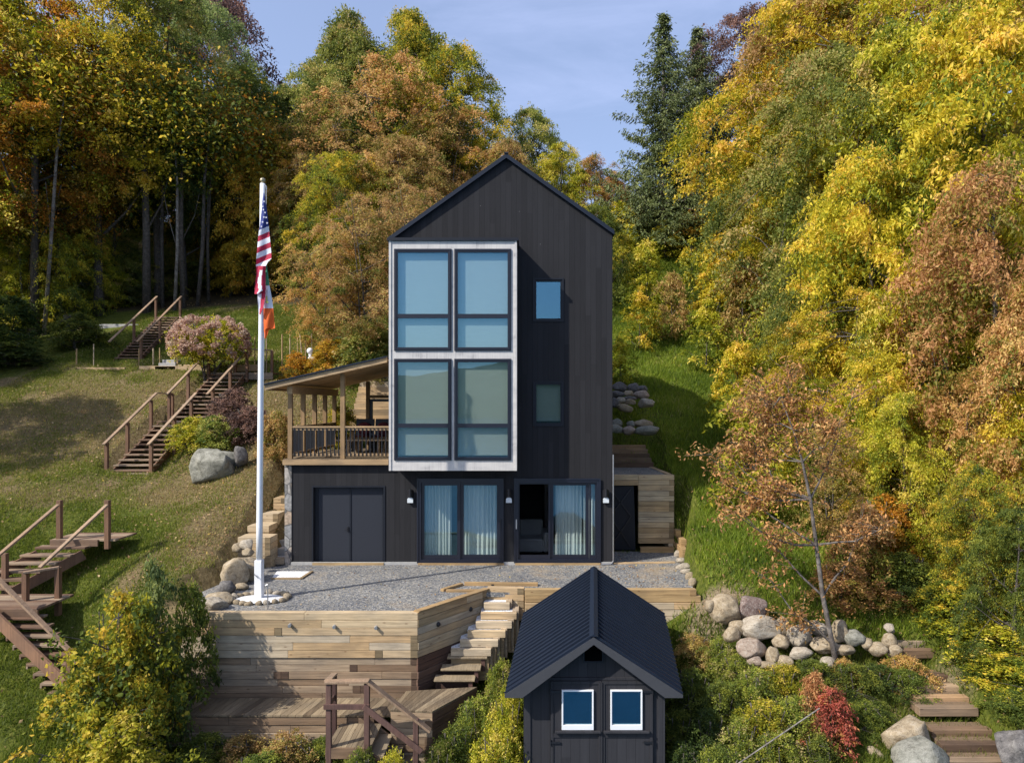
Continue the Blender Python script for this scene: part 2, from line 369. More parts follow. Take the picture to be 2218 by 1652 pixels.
M['bark_mid'] = rockmat('grey_bark', (0.05, 0.04, 0.034), (0.125, 0.105, 0.09), (0.22, 0.195, 0.17), 7)
def stonewall():
    m, nt, b = newmat('stone_veneer')
    v = N(nt, 'ShaderNodeTexVoronoi', Scale=4.0, feature='DISTANCE_TO_EDGE'); L(nt, coords(nt, (1, 1, 0.8)), v.inputs['Vector'])
    v2 = N(nt, 'ShaderNodeTexVoronoi', Scale=4.0); L(nt, coords(nt, (1, 1, 0.8)), v2.inputs['Vector'])
    sp = N(nt, 'ShaderNodeSeparateColor'); L(nt, v2.outputs['Color'], sp.inputs[0])
    c = ramp(nt, sp.outputs[0], [(0, (0.20, 0.20, 0.20)), (0.5, (0.36, 0.34, 0.31)), (1, (0.40, 0.30, 0.21))]).outputs[0]
    n = N(nt, 'ShaderNodeTexNoise', Scale=14, Detail=7); L(nt, coords(nt), n.inputs['Vector'])
    c = mixc(nt, 1, c, ramp(nt, n.outputs[0], [(0.3, (0.6, 0.6, 0.6)), (0.65, (1.2, 1.2, 1.2))]).outputs[0], 'MULTIPLY')
    f = ramp(nt, v.outputs['Distance'], [(0.02, (1, 1, 1)), (0.06, (0, 0, 0))]).outputs[0]
    c = mixc(nt, f, c, (0.10, 0.095, 0.09)); L(nt, c, b.inputs['Base Color']); b.inputs['Roughness'].default_value = 0.9
    bump(nt, b, v.outputs['Distance'], 0.6, 0.03); return m
M['stone'] = stonewall()
# foliage colours, by each leaf's own tint
LM = {}
def LMAT(k, stops, **kw): LM[k] = leafmat(k + '_leaves', stops, **kw)
LMAT('gold', [(0, (0.11, 0.14, 0.012)), (0.35, (0.29, 0.255, 0.014)), (0.7, (0.49, 0.365, 0.03)), (1, (0.58, 0.38, 0.08))])
LMAT('lime', [(0, (0.09, 0.115, 0.012)), (0.35, (0.23, 0.24, 0.015)), (0.7, (0.44, 0.385, 0.03)), (1, (0.55, 0.43, 0.10))])
LMAT('olive', [(0, (0.06, 0.09, 0.018)), (0.4, (0.15, 0.175, 0.03)), (0.75, (0.28, 0.27, 0.06)), (1, (0.44, 0.33, 0.12))])
LMAT('rust', [(0, (0.12, 0.14, 0.02)), (0.22, (0.24, 0.20, 0.03)), (0.45, (0.34, 0.19, 0.06)), (0.8, (0.45, 0.25, 0.10)), (1, (0.50, 0.36, 0.12))])
LMAT('brown', [(0, (0.10, 0.12, 0.02)), (0.25, (0.20, 0.17, 0.035)), (0.55, (0.32, 0.20, 0.07)), (0.85, (0.42, 0.26, 0.11)), (1, (0.42, 0.36, 0.10))])
LMAT('amber', [(0, (0.14, 0.13, 0.015)), (0.4, (0.35, 0.25, 0.018)), (0.8, (0.50, 0.33, 0.035)), (1, (0.50, 0.25, 0.05))])
LMAT('orange', [(0, (0.08, 0.075, 0.012)), (0.4, (0.26, 0.16, 0.015)), (0.75, (0.40, 0.16, 0.02)), (1, (0.52, 0.28, 0.03))])
LMAT('dark', [(0, (0.018, 0.032, 0.010)), (0.5, (0.04, 0.065, 0.015)), (1, (0.10, 0.125, 0.02))])
LMAT('green', [(0, (0.035, 0.055, 0.012)), (0.5, (0.095, 0.125, 0.02)), (1, (0.24, 0.25, 0.035))])
LMAT('sage', [(0, (0.06, 0.09, 0.03)), (0.5, (0.13, 0.17, 0.05)), (1, (0.26, 0.29, 0.09))])
LMAT('plum', [(0, (0.05, 0.035, 0.03)), (0.5, (0.13, 0.075, 0.06)), (1, (0.26, 0.15, 0.11))])
LMAT('crimson', [(0, (0.12, 0.06, 0.03)), (0.4, (0.36, 0.07, 0.05)), (0.8, (0.52, 0.13, 0.10)), (1, (0.50, 0.26, 0.08))], gain=1.15)
LMAT('maroon', [(0, (0.10, 0.075, 0.025)), (0.35, (0.26, 0.13, 0.05)), (0.75, (0.42, 0.20, 0.08)), (1, (0.52, 0.33, 0.13))])
LMAT('twotone', [(0, (0.05, 0.075, 0.012)), (0.35, (0.12, 0.145, 0.018)), (0.6, (0.30, 0.28, 0.02)), (1, (0.50, 0.34, 0.04))])
LMAT('spruce', [(0, (0.018, 0.032, 0.010)), (0.5, (0.058, 0.078, 0.022)), (1, (0.14, 0.155, 0.05))], trans=0.2, hue=0.01)
LMAT('pinkbloom', [(0, (0.30, 0.16, 0.12)), (0.5, (0.50, 0.33, 0.25)), (1, (0.62, 0.50, 0.39))], hue=0.0, gain=1.1)
LMAT('weed', [(0, (0.05, 0.075, 0.015)), (0.35, (0.13, 0.16, 0.025)), (0.75, (0.28, 0.29, 0.035)), (1, (0.36, 0.28, 0.13))])
LMAT('grassy', [(0, (0.05, 0.075, 0.010)), (0.45, (0.11, 0.145, 0.014)), (0.8, (0.20, 0.215, 0.03)), (1, (0.30, 0.24, 0.11))], hue=0.0, gain=1.25)
LMAT('bankgrass', [(0, (0.05, 0.085, 0.010)), (0.4, (0.14, 0.20, 0.015)), (0.8, (0.27, 0.31, 0.035)), (1, (0.36, 0.30, 0.12))], hue=0.0, gain=1.3)
LMAT('litter', [(0, (0.16, 0.09, 0.045)), (0.5, (0.34, 0.21, 0.10)), (0.85, (0.46, 0.33, 0.19)), (1, (0.5, 0.36, 0.05))], hue=0.0)
# ------------------------------------------------------------------ the ground
ctrl_px = [  # image column, row, distance: measured spots of the hillside
 (0,1640,11.6),(200,1640,11.6),(0,1480,13.1),(180,1500,13.0),(0,1330,15.3),(60,1300,15.7),(200,1290,15.3),(320,1300,14.8),
 (300,1180,17),(420,1200,16.6),(0,1080,18.4),(-200,1080,18.6),(-400,1100,18),(250,1050,20.2),(450,1045,20.2),(560,1090,19),(498,1165,17.6),(480,1270,15.3),
 (400,1330,14.1),(0,1000,21),(100,900,23.7),(0,830,26),(-250,850,25),(280,812,27),(550,812,27),(650,812,27),(430,900,23.8),(600,960,21.7),
 (590,1010,20.5),(300,792,28.2),(500,792,28.2),(700,790,28.2),(380,690,34),(560,680,34),(150,720,33),(0,740,33),(-300,740,33),(-700,760,33),
 (200,640,40),(500,640,40),(800,700,33),(950,700,33),(1150,690,33),
 (1400,900,24),(1340,950,22.7),(1400,780,29),(1400,650,35),(1450,560,40),(1430,480,46),(1600,560,40),
 (1350,1020,20.6),(1480,980,22.3),(1480,1100,19),(1495,1200,16.9),(1515,1265,15.5),(1600,1280,15.1),(1750,1320,14.7),(1900,1330,14.7),(1700,1150,18),
 (1900,1180,17.8),(2200,1200,17.8),(2500,1200,17.5),(1600,1000,21.6),(1900,1000,22),(2218,1000,22.5),(1600,800,28),(1900,800,28.5),(2300,800,29),
 (1600,1420,14.0),(1750,1440,13.7),(1950,1440,13.7),(1560,1380,14.6),(2218,1400,13.5),(2000,1480,13),(2120,1600,11.6),(2218,1640,11.2),(2500,1500,12.5),
 (20,1442,14.05),(20,1376,14.6),(140,1420,14.2),(1700,1652,11.9),(1850,1652,11.6),(1950,1620,11.8),(1600,1560,13.0),(1500,1500,13.9),(1480,1640,12.5),
 (1100,1640,12.9),(1000,1600,13.3),(1050,1560,13.7),(750,1652,12.6),(500,1640,12.6),(420,1640,12.6),
]
cp = [tuple(P(*c)) for c in ctrl_px]
cp += [(-7.6,-4.45,-2.0),(-4.5,-4.45,-2.2),(-2.4,-4.5,-2.2),(-4.5,-5.3,-2.7),(-6.8,-5.3,-2.5),(-0.8,-4.2,-2.0),(0.3,-3.0,-1.3),(2,-3.0,-1.2),(1,-5,-2.5),(2,-6.5,-2.9),
       (-5,-2,-0.7),(-2,-1.5,-0.6),(1.5,-1.2,-0.5),(-8,-9,-3.3),(-3,-9,-4.0),(3,-9,-4.2),(9,-9,-3.6),(-16,-10,-3.4),(16,-10,-3.6),(-8,-12,-5.5),(0,-12,-5.6),(8,-12,-5.6),(-25,-12,-5.2),(25,-12,-5.2),
       (-6,-17,-7),(6,-17,-7),(-25,-17,-7),(25,-17,-7),(-25,-30,-8),(0,-30,-8),(25,-30,-8),(-60,-30,-8),(60,-30,-8),(-60,-12,-5),(60,-12,-5),
       (-5,0.5,-0.4),(-1,0.3,-0.4),(2,0.3,-0.4),(-6,4,2.4),(-6,7,4.0),(0,6,3.4),(0,10,6.4),(2.6,4.5,2.4),
       (-70,10,5),(-70,40,14),(-45,25,12),(-30,60,21),(0,60,19.5),(30,60,24),(60,60,28),(25,25,13.5),(40,10,7),(60,25,14),(-60,100,32),(0,100,29),(60,100,42),
       (0,160,48),(-120,160,52),(120,160,65),(120,60,34),(-120,60,20),(120,0,4),(-120,0,1),(-120,-30,-7),(120,-30,-7)]
cp = np.array([tuple(c) for c in cp])
def tps(r2): return np.where(r2 > 1e-9, r2 * np.log(r2 + 1e-12) * 0.5, 0)
nC = len(cp); dx = cp[:, None, :2] - cp[None, :, :2]
K = tps((dx**2).sum(-1)) + np.eye(nC) * 0.25
Pm = np.hstack([np.ones((nC, 1)), cp[:, :2]])
A = np.zeros((nC+3, nC+3)); A[:nC, :nC] = K; A[:nC, nC:] = Pm; A[nC:, :nC] = Pm.T
W = np.linalg.solve(A, np.concatenate([cp[:, 2], np.zeros(3)]))
def raw_h(X, Y):
    X = np.asarray(X, float); Y = np.asarray(Y, float); out = np.zeros(X.shape)
    xf, yf, of = X.ravel(), Y.ravel(), np.zeros(X.size)
    for i in range(0, xf.size, 20000):
        xs, ys = xf[i:i+20000], yf[i:i+20000]
        r2 = (xs[:, None] - cp[None, :, 0])**2 + (ys[:, None] - cp[None, :, 1])**2
        of[i:i+20000] = tps(r2) @ W[:nC] + W[nC] + W[nC+1]*xs + W[nC+2]*ys
    return of.reshape(X.shape)
PATIO = [(-7.9,-4.05),(-2.35,-4.05),(-1.15,-2.6),(3.9,-2.6),(3.98,-1.2),(4.2,0.3),(4.25,1.4),(2.2,1.4),(2.1,0.2),(-6.9,0.2),(-6.9,-0.4),(-7.4,-1.6),(-8.0,-3.0)]
def inside(X, Y, poly):
    r = np.zeros(X.shape, bool); n = len(poly)
    for i in range(n):
        (x1, y1), (x2, y2) = poly[i], poly[(i+1) % n]
        c = ((y1 > Y) != (y2 > Y)) & (X < (x2-x1)*(Y-y1)/(y2-y1+1e-12) + x1); r ^= c
    return r
def fix_h(X, Y, Z):
    Z = Z.copy()
    m = (X > -6.3) & (X < 2.05) & (Y > 0.1) & (Y < 8.2); m &= ~((X < -3.7) & (Y > 4.2))
    Z[m] = np.minimum(Z[m], -0.2)
    m = (X > 2.0) & (X < 4.15) & (Y > 0.0) & (Y < 3.9); Z[m] = np.minimum(Z[m], -0.12)
    m = (X > 3.9) & (X < 4.5) & (Y > 0.6) & (Y < 2.4); Z[m] = np.minimum(Z[m], 0.45+0.35*(Y[m]-0.6))
    m = (X > -7.0) & (X < -6.3) & (Y > -0.6) & (Y < 3.2); Z[m] = np.minimum(Z[m], 0.55*np.maximum(Y[m], 0)-0.15)
    m = (X > -7.65) & (X <= -7.0) & (Y > -0.2) & (Y < 3.3); Z[m] = np.minimum(Z[m], 0.55*np.maximum(Y[m], 0)+0.35)
    m = (X > -7.75) & (X <= -7.0) & (Y > -1.2) & (Y <= -0.2); Z[m] = np.minimum(Z[m], 0.05)
    m = (X > 2.0) & (X < 4.2) & (Y > 3.8) & (Y < 5.6); Z[m] = np.minimum(Z[m], 2.15+0.62*np.maximum(Y[m]-4.3, 0))
    m = inside(X, Y, PATIO); Z[m] = np.minimum(Z[m], -0.12)
    m = (X > -7.2) & (X < -0.6) & (Y > -5.15) & (Y < -4.1); Z[m] = np.minimum(Z[m], -1.95)
    def under(x0, x1, y0, y1, z0, z1, pad=0.28, side=0.35):
        t = np.clip((Y-y0)/(y1-y0), 0, 1); m = (X > x0-side) & (X < x1+side) & (Y > y0-0.1) & (Y < y1+0.3)
        Z[m] = np.minimum(Z[m], (z0+(z1-z0)*t-pad)[m])
    under(-13.03, -11.7, 3.0, 5.7, 2.2, 3.65); under(-12.8, -11.1, 6.2, 8.9, 3.8, 5.4); under(-12.9, -10.3, 5.6, 6.3, 3.6, 3.75)
    under(-12.6, -8.6, 8.7, 9.8, 5.3, 5.3); under(-18.5, -17.0, 11.0, 15.4, 5.95, 8.5)
    under(-12.0, -10.0, -3.2, -0.8, -0.1, 0.95, 0.2, 0.1); under(-12.9, -10.2, -4.2, -2.4, -0.2, 0.0, 0.2, 0.1); under(-11.6, -9.2, -4.9, -3.9, -1.2, -0.6, 0.5, 0)
    under(-6.4, -3.6, 5.0, 8.8, 3.1, 5.3, 0.2, 0); under(6.4, 7.9, -6.9, -4.2, -1.75, -0.9, 0.2, 0.1)
    return np.maximum(Z, -8.0)
xs = np.concatenate([np.arange(-160, -40, 6), np.arange(-40, -16, 0.8), np.arange(-16, 12, 0.2), np.arange(12, 40, 0.8), np.arange(40, 161, 6)])
ys = np.concatenate([np.arange(-36, -18, 1.5), np.arange(-18, -8, 0.5), np.arange(-8, 12, 0.2), np.arange(12, 40, 0.6), np.arange(40, 80, 2), np.arange(80, 171, 6)])
GX, GY = np.meshgrid(xs, ys)
GZ = raw_h(GX, GY)
rough = np.array([[noise.fractal(Vector((x*0.45, y*0.45, 3.3)), 1.0, 2.0, 4) for x in xs] for y in ys])
near = np.clip(1 - np.abs(GX + 2) / 60, 0.3, 1)
GZ = fix_h(GX, GY, GZ + rough * 0.09 * (0.6 + 0.9 * np.clip((GY - 12) / 20, 0, 3)))
def height(X, Y):
    X = np.atleast_1d(np.asarray(X, float)); Y = np.atleast_1d(np.asarray(Y, float))
    i = np.clip(np.searchsorted(xs, X) - 1, 0, len(xs)-2); j = np.clip(np.searchsorted(ys, Y) - 1, 0, len(ys)-2)
    u = np.clip((X - xs[i]) / (xs[i+1] - xs[i]), 0, 1); v = np.clip((Y - ys[j]) / (ys[j+1] - ys[j]), 0, 1)
    return (GZ[j, i]*(1-u)*(1-v) + GZ[j, i+1]*u*(1-v) + GZ[j+1, i]*(1-u)*v + GZ[j+1, i+1]*u*v)
def H(x, y): return float(height(x, y)[0])
_wv = [(random.Random(i).uniform(0, 6.28), random.Random(i+9).uniform(0, 6.28)) for i in range(14)]
def patchy(X, Y, f):
    s = 0*X
    for i, (a, p_) in enumerate(_wv): s = s + np.sin((X*math.cos(a)+Y*math.sin(a))*f*(0.6+0.22*i)+p_+2*np.sin(0.4*f*(X*math.sin(a)-Y*math.cos(a))+p_))
    return s/4.0
def blob(X, Y, c, rx, ry): return np.exp(-(((X-c[0])/rx)**2 + ((Y-c[1])/ry)**2))
def covers(X, Y):
    """dry ground, forest floor, bare dirt"""
    a = P(120, 880, 24); b = P(520, 1170, 17.4); c = P(1560, 1330, 14.9); d = P(600, 900, 22.5)
    dry = 1.15*blob(X, Y, (-15.0, 6.0), 6.0, 3.6) + 0.9*blob(X, Y, b, 1.9, 2.2) + 0.9*blob(X, Y, d, 2.2, 3.2)
    dry = dry + 0.5*blob(X, Y, (-10.3, 1.7), 2.5, 1.0) + 0.4*np.clip(patchy(X, Y, 0.9), 0, 2)*(X < -5)
    forest = np.clip((Y - 16.5 - 0.06*np.abs(X+8)) / 2.5, 0, 1) * (X < 1) + np.clip((X - 9.0 - 0.32*np.maximum(Y, 0)) / 2.0, 0, 1)*(Y > -2.5) + np.clip((Y - 33) / 4, 0, 1) * (X >= 1)
    dirt = blob(X, Y, c, 0.8, 0.5) + blob(X, Y, (6.5, -4.8), 4.0, 1.0) * 0.6
    return np.clip(dry, 0, 1), np.clip(forest, 0, 1), np.clip(dirt, 0, 1)
ny, nx = GX.shape
V = np.stack([GX, GY, GZ], -1).reshape(-1, 3)
idx = np.arange(nx*ny).reshape(ny, nx)
Q = np.stack([idx[:-1, :-1], idx[:-1, 1:], idx[1:, 1:], idx[1:, :-1]], -1).reshape(-1, 4)
def np_mesh(name, V, Fc, tint=None, k=4):
    me = bpy.data.meshes.new(name); nv, nf = len(V), len(Fc)
    me.vertices.add(nv); me.vertices.foreach_set('co', np.ascontiguousarray(V, dtype=np.float32).ravel())
    me.loops.add(nf*k); me.loops.foreach_set('vertex_index', np.ascontiguousarray(Fc, dtype=np.int32).ravel())
    me.polygons.add(nf); me.polygons.foreach_set('loop_start', np.arange(0, nf*k, k, dtype=np.int32))
    if tint is not None:
        a = me.attributes.new('tint', 'FLOAT', 'FACE'); a.data.foreach_set('value', np.ascontiguousarray(tint, dtype=np.float32))
    me.update(calc_edges=True); return me
def link(name, me, mat=None, parent=None, loc=None):
    if mat is not None and not me.materials: me.materials.append(mat)
    o = bpy.data.objects.new(name, me); COL.objects.link(o)
    if loc is not None: o.location = loc
    if parent: o.parent = parent
    return o
gme = np_mesh('ground', V, Q)
gme.polygons.foreach_set('use_smooth', np.ones(len(Q), dtype=bool))
dry, forest, dirt = covers(GX, GY)
ca = gme.attributes.new('cover', 'FLOAT_COLOR', 'POINT')
ca.data.foreach_set('color', np.stack([dry, forest, dirt, np.ones_like(dry)], -1).reshape(-1).astype(np.float32))
def groundmat():
    m, nt, b = newmat('hillside')
    at = N(nt, 'ShaderNodeAttribute', attribute_name='cover'); sp = N(nt, 'ShaderNodeSeparateColor'); L(nt, at.outputs['Color'], sp.inputs[0])
    c0 = coords(nt)
    n1 = N(nt, 'ShaderNodeTexNoise', Scale=0.55, Detail=9, Roughness=0.68); L(nt, c0, n1.inputs['Vector'])
    n2 = N(nt, 'ShaderNodeTexNoise', Scale=9, Detail=8, Roughness=0.7); L(nt, c0, n2.inputs['Vector'])
    n3 = N(nt, 'ShaderNodeTexNoise', Scale=45, Detail=5, Roughness=0.7); L(nt, c0, n3.inputs['Vector'])
    green = ramp(nt, n2.outputs[0], [(0.3, (0.045, 0.06, 0.012)), (0.52, (0.11, 0.13, 0.018)), (0.7, (0.21, 0.20, 0.045))]).outputs[0]
    dryc = ramp(nt, n2.outputs[0], [(0.3, (0.11, 0.08, 0.038)), (0.55, (0.22, 0.165, 0.08)), (0.72, (0.36, 0.27, 0.14))]).outputs[0]
    frs = ramp(nt, n2.outputs[0], [(0.3, (0.025, 0.022, 0.012)), (0.5, (0.07, 0.055, 0.028)), (0.7, (0.17, 0.105, 0.04))]).outputs[0]
    drt = ramp(nt, n2.outputs[0], [(0.3, (0.20, 0.15, 0.09)), (0.7, (0.36, 0.28, 0.18))]).outputs[0]
    def fac(src, amt):
        return ramp(nt, mth(nt, 'ADD', src, mth(nt, 'MULTIPLY', mth(nt, 'SUBTRACT', n1.outputs[0], 0.5), amt)), [(0.3, (0, 0, 0)), (0.6, (1, 1, 1))]).outputs[0]
    c = mixc(nt, fac(sp.outputs[0], 1.7), green, dryc)
    c = mixc(nt, fac(sp.outputs[1], 0.6), c, frs)
    c = mixc(nt, fac(sp.outputs[2], 0.6), c, drt)
    c = mixc(nt, 1, c, ramp(nt, n3.outputs[0], [(0.3, (0.6, 0.6, 0.6)), (0.7, (1.3, 1.3, 1.3))]).outputs[0], 'MULTIPLY')
    L(nt, c, b.inputs['Base Color']); b.inputs['Roughness'].default_value = 0.95; b.inputs['Specular IOR Level'].default_value = 0.15
    bump(nt, b, mth(nt, 'ADD', n2.outputs[0], mth(nt, 'MULTIPLY', n3.outputs[0], 0.4)), 1.0, 0.08); return m
M['ground'] = groundmat()
tag(link('ground', gme, M['ground']), 'grassy hillside rising behind and beside the black house', 'ground', kind='structure')

# lake and far shore, seen mirrored in the windows
def watermat():
    m, nt, b = newmat('lake_water'); b.inputs['Base Color'].default_value = (0.02, 0.085, 0.15, 1); b.inputs['Roughness'].default_value = 0.12
    n = N(nt, 'ShaderNodeTexNoise', Scale=0.8, Detail=4); L(nt, coords(nt), n.inputs['Vector']); bump(nt, b, n.outputs[0], 0.35, 0.2); return m
w = MB(); w.add([(-1500,-1500,-4.5),(1500,-1500,-4.5),(1500,-8,-4.5),(-1500,-8,-4.5)], [(0,1,2,3)])
tag(w.build('lake_water', watermat()), 'lake in front of the property', 'water', kind='structure')
hx = np.linspace(-1400, 1400, 90); hy = np.linspace(-900, -390, 24); HX, HY = np.meshgrid(hx, hy)
HZ = -7 + np.clip((-390-HY)/260, 0, 1)**0.8 * (50 + 9*np.sin(HX/170) + 6*np.sin(HX/61+1)) + rng.normal(0, 1.5, HX.shape) * np.clip((-400-HY)/60, 0, 1)
idx2 = np.arange(HX.size).reshape(HX.shape)
fh = np_mesh('far_hills', np.stack([HX, HY, HZ], -1).reshape(-1, 3), np.stack([idx2[:-1,:-1], idx2[:-1,1:], idx2[1:,1:], idx2[1:,:-1]], -1).reshape(-1, 4))
tag(link('far_hills', fh, plain('far_forest', (0.095, 0.095, 0.04), 0.95, var=0.5, scale=0.05)), 'wooded hills across the lake', 'hills', kind='structure')

# ------------------------------------------------------------------ patio
def poly_sheet(name, pts, z, thick, mat):
    m = MB(); m.poly_prism([(p[0], p[1], z) for p in pts], (0, 0, -thick), 0.5); return m.build(name, mat)
GP = [(-7.03,-4.16),(-2.34,-4.16),(-1.12,-2.66),(3.66,-2.66),(3.78,-1.6),(3.85,-0.6),(3.95,0.3),(4.06,1.62),(2.13,1.62),(2.13,-0.012),(-6.34,-0.012),(-7.0,-0.35),(-7.3,-1.6),(-7.45,-2.6),(-7.2,-3.5)]
tag(poly_sheet('gravel_patio', GP, 0.0, 0.1, M['gravel']), 'grey crushed stone patio in front of the house', 'gravel', kind='structure')

# ------------------------------------------------------------------ house
house = thing('black_house', 'tall narrow black timber house with a silvered window bay and a porch on its flank', 'house', (-0.7, 0, 0))
def wx(x, d=18.0): return (x - CX) * d / F
def wz(y, d=18.0): return CZ - (y - CY) * d / F
def wall_holes(mb, x0, x1, z0, z1, y, th, holes):
    X = sorted({x0, x1, *[h[0] for h in holes], *[h[1] for h in holes]}); Z = sorted({z0, z1, *[h[2] for h in holes], *[h[3] for h in holes]})
    for i in range(len(X)-1):
        for j in range(len(Z)-1):
            cx, cz = (X[i]+X[i+1])/2, (Z[j]+Z[j+1])/2
            if any(h[0] < cx < h[1] and h[2] < cz < h[3] for h in holes): continue
            a, b_, c, d = X[i], X[i+1], Z[j], Z[j+1]
            mb.add([(a,y,c),(b_,y,c),(b_,y,d),(a,y,d)], [(0,1,2,3)], 0.5)
            mb.add([(a,y+th,c),(b_,y+th,c),(b_,y+th,d),(a,y+th,d)], [(3,2,1,0)], 0.5)
    for a, b_, c, d in holes:
        e = y + th
        mb.add([(a,y,c),(a,e,c),(a,e,d),(a,y,d)], [(0,1,2,3)], 0.5); mb.add([(b_,y,c),(b_,y,d),(b_,e,d),(b_,e,c)], [(0,1,2,3)], 0.5)
        mb.add([(a,y,d),(a,e,d),(b_,e,d),(b_,y,d)], [(0,1,2,3)], 0.5); mb.add([(a,y,c),(b_,y,c),(b_,e,c),(a,e,c)], [(0,1,2,3)], 0.5)
XL, XR, XP = -3.60, wx(1326.5), wx(1097)
ZE, ZP, HD = wz(506), wz(343), 5.2
sl1 = (wx(906), wx(1088.6), 0.05, wz(1038)); sl2 = (wx(1116), wx(1298.5), 0.05, wz(1038))
dd = (wx(679), wx(831), 0.04, wz(1055)); sw1 = (wx(1156.3), wx(1219.3), wz(695), wz(604)); sw2 = (wx(1156.3), wx(1219.3), wz(921), wz(827.3))
m = MB()
ZL = ZP - (ZP-ZE)/(XR-XP)*(XP-XL)
wall_holes(m, XL, XR, 0.02, ZL, 0, 0.22, [sl1, sl2, sw1, sw2])
eL = ZE; 
m.add([(XL, 0, ZL), (XR, 0, ZL), (XR, 0, ZE), (XP, 0, ZP)], [(0, 1, 2, 3)], 0.5)
m.box(XR-0.2, XR, 0.22, HD, 0.02, ZE, 0.5); m.box(XL, XL+0.2, 0.22, HD, 0.02, ZL, 0.5)
m.poly_prism([(XL, HD, 0.02), (XR, HD, 0.02), (XR, HD, ZE), (XP, HD, ZP), (XL, HD, ZL)], (0, 0.2, 0), 0.5)
m.build('wall', M['black'], house)
m = MB(); wall_holes(m, wx(632), XL-0.004, 0.02, 2.62, 0, 0.22, [dd])
m.box(wx(632), wx(632)+0.2, 0.22, 4.2, 0.02, 2.62, 0.5); m.box(wx(632), XL, 4.2, 4.4, 0.02, 2.62, 0.5)
m.build('wing_wall', M['black'], house)
m = MB()   # roof: two slabs with a thin metal edge and a ridge cap
sl = (ZP - ZE) / (XR - XP)
def roof_slab(x_eave):
    z = ZP - sl * abs(x_eave - XP)
    return [(XP, -0.10, ZP+0.10), (x_eave, -0.10, z+0.10), (x_eave, -0.10, z-0.02), (XP, -0.10, ZP-0.02)]
m.poly_prism(roof_slab(XR+0.04), (0, HD+0.5, 0), 0.5); m.poly_prism(roof_slab(wx(842)), (0, HD+0.5, 0), 0.4)
m.beam((XP, -0.12, ZP+0.105), (XP, HD+0.5, ZP+0.105), 0.10, 0.03, 0.5)
rf = m.build('roof', M['roofmetal'], house)
m = MB()   # floors and unseen rooms so that no light leaks
m.box(XL+0.2, XR-0.2, 0.22, HD, 2.45, 2.6, 0.5); m.box(XL+0.2, XR-0.2, 0.22, HD, 5.4, 5.55, 0.5)
m.box(XL+0.2, XR-0.2, 4.2, 4.3, 2.6, 8.4, 0.5)
m.box(wx(632)+0.2, XL, 0.22, 4.2, 0.0, 0.03, 0.5)
m.build('inner_floor', M['interior_dark'], house)
m = MB(); m.box(XL+0.2, XR-0.2, 0.221, 4.2, 0.0, 0.05, 0.5); m.build('room_floor', M['floor'], house)
m = MB(); m.box(XL+0.21, XR-0.21, 4.1, 4.19, 0.06, 2.44, 0.5); m.box(XL+0.2, XL+0.26, 0.23, 4.1, 0.06, 2.44, 0.5); m.box(XR-0.26, XR-0.2, 0.23, 4.1, 0.06, 2.44, 0.5)
m.box(wx(1100), wx(1104), 0.23, 4.1, 0.06, 2.44, 0.5); m.box(wx(1158)+0.3, wx(1158)+0.4, 2.2, 4.1, 0.06, 2.44, 0.5)
m.build('room_wall', M['interior'], house)
m = MB(); m.box(wx(632)-0.01, XR+0.01, -0.035, -0.002, -0.05, 0.075, 0.5); m.build('foundation', M['concrete'], house)
m = MB(); m.box(wx(906), wx(1092), -0.07, -0.037, -0.02, 0.055, 0.3); m.box(wx(1116), wx(1300), -0.07, -0.037, -0.02, 0.055, 0.6); m.box(wx(678), wx(832), -0.07, -0.037, -0.02, 0.06, 0.9)
m.build('threshold', M['timber_new'], house)
# stone corner
m = MB(); m.box(wx(617), wx(632)-0.003, -0.02, 3.9, -0.02, 2.62, 0.5); m.build('stone_corner', M['stone'], house)

def frame_rect(m, x0, x1, z0, z1, y0, y1, w, tint=0.5, bottom=None):
    b_ = w if bottom is None else bottom
    m.box(x0, x0+w, y0, y1, z0, z1, tint); m.box(x1-w, x1, y0, y1, z0, z1, tint)
    m.box(x0+w, x1-w, y0, y1, z1-w, z1, tint); m.box(x0+w, x1-w, y0, y1, z0, z0+b_, tint)
# bay
BY = -0.82; bd = 18 + BY
def bx(x): return wx(x, bd)
def bz(y): return wz(y, bd)
bx0, bx1, bz0, bz1 = bx(843), bx(1119), bz(1019), bz(522)
cols = [(bx(853.8), bx(978)), (bx(984), bx(1107))]; rows = [(bz(759.6), bz(539.2)), (bz(996.5), bz(776.8))]
m = MB(); wall_holes(m, bx0, bx1, bz0, bz1, BY, 0.06, [(a, b_, c, d) for a, b_ in cols for c, d in rows])
m.box(bx0, bx0+0.06, BY+0.06, -0.003, bz0, bz1, 0.5); m.box(bx1-0.06, bx1, BY+0.06, -0.003, bz0, bz1, 0.5)
m.box(bx0+0.06, bx1-0.06, BY+0.06, -0.003, bz0, bz0+0.08, 0.5); m.box(bx0+0.06, bx1-0.06, BY+0.06, -0.003, bz1-0.08, bz1, 0.5)
bay = m.build('bay', M['bay'], house)
m = MB()   # raised battens of the bay face
e = 0.008
m.box(bx0-0.005, bx0+0.05, BY-0.02, BY-0.001, bz0, bz1, 0.4); m.build('bay_edge', M['bay'], bay)
m = MB(); m.box(bx1-0.05, bx1+0.005, BY-0.02, BY-0.001, bz0, bz1, 0.4); m.build('bay_edge', M['bay'], bay)
m = MB(); m.box(bx0-0.05, bx1+0.05, BY-0.05, 0.1, bz1+0.002, bz1+0.075, 0.5); m.build('bay_cap', M['trim'], bay)
splits = [(wz(689, bd), wz(680, bd)), (wz(926, bd), wz(917, bd))]
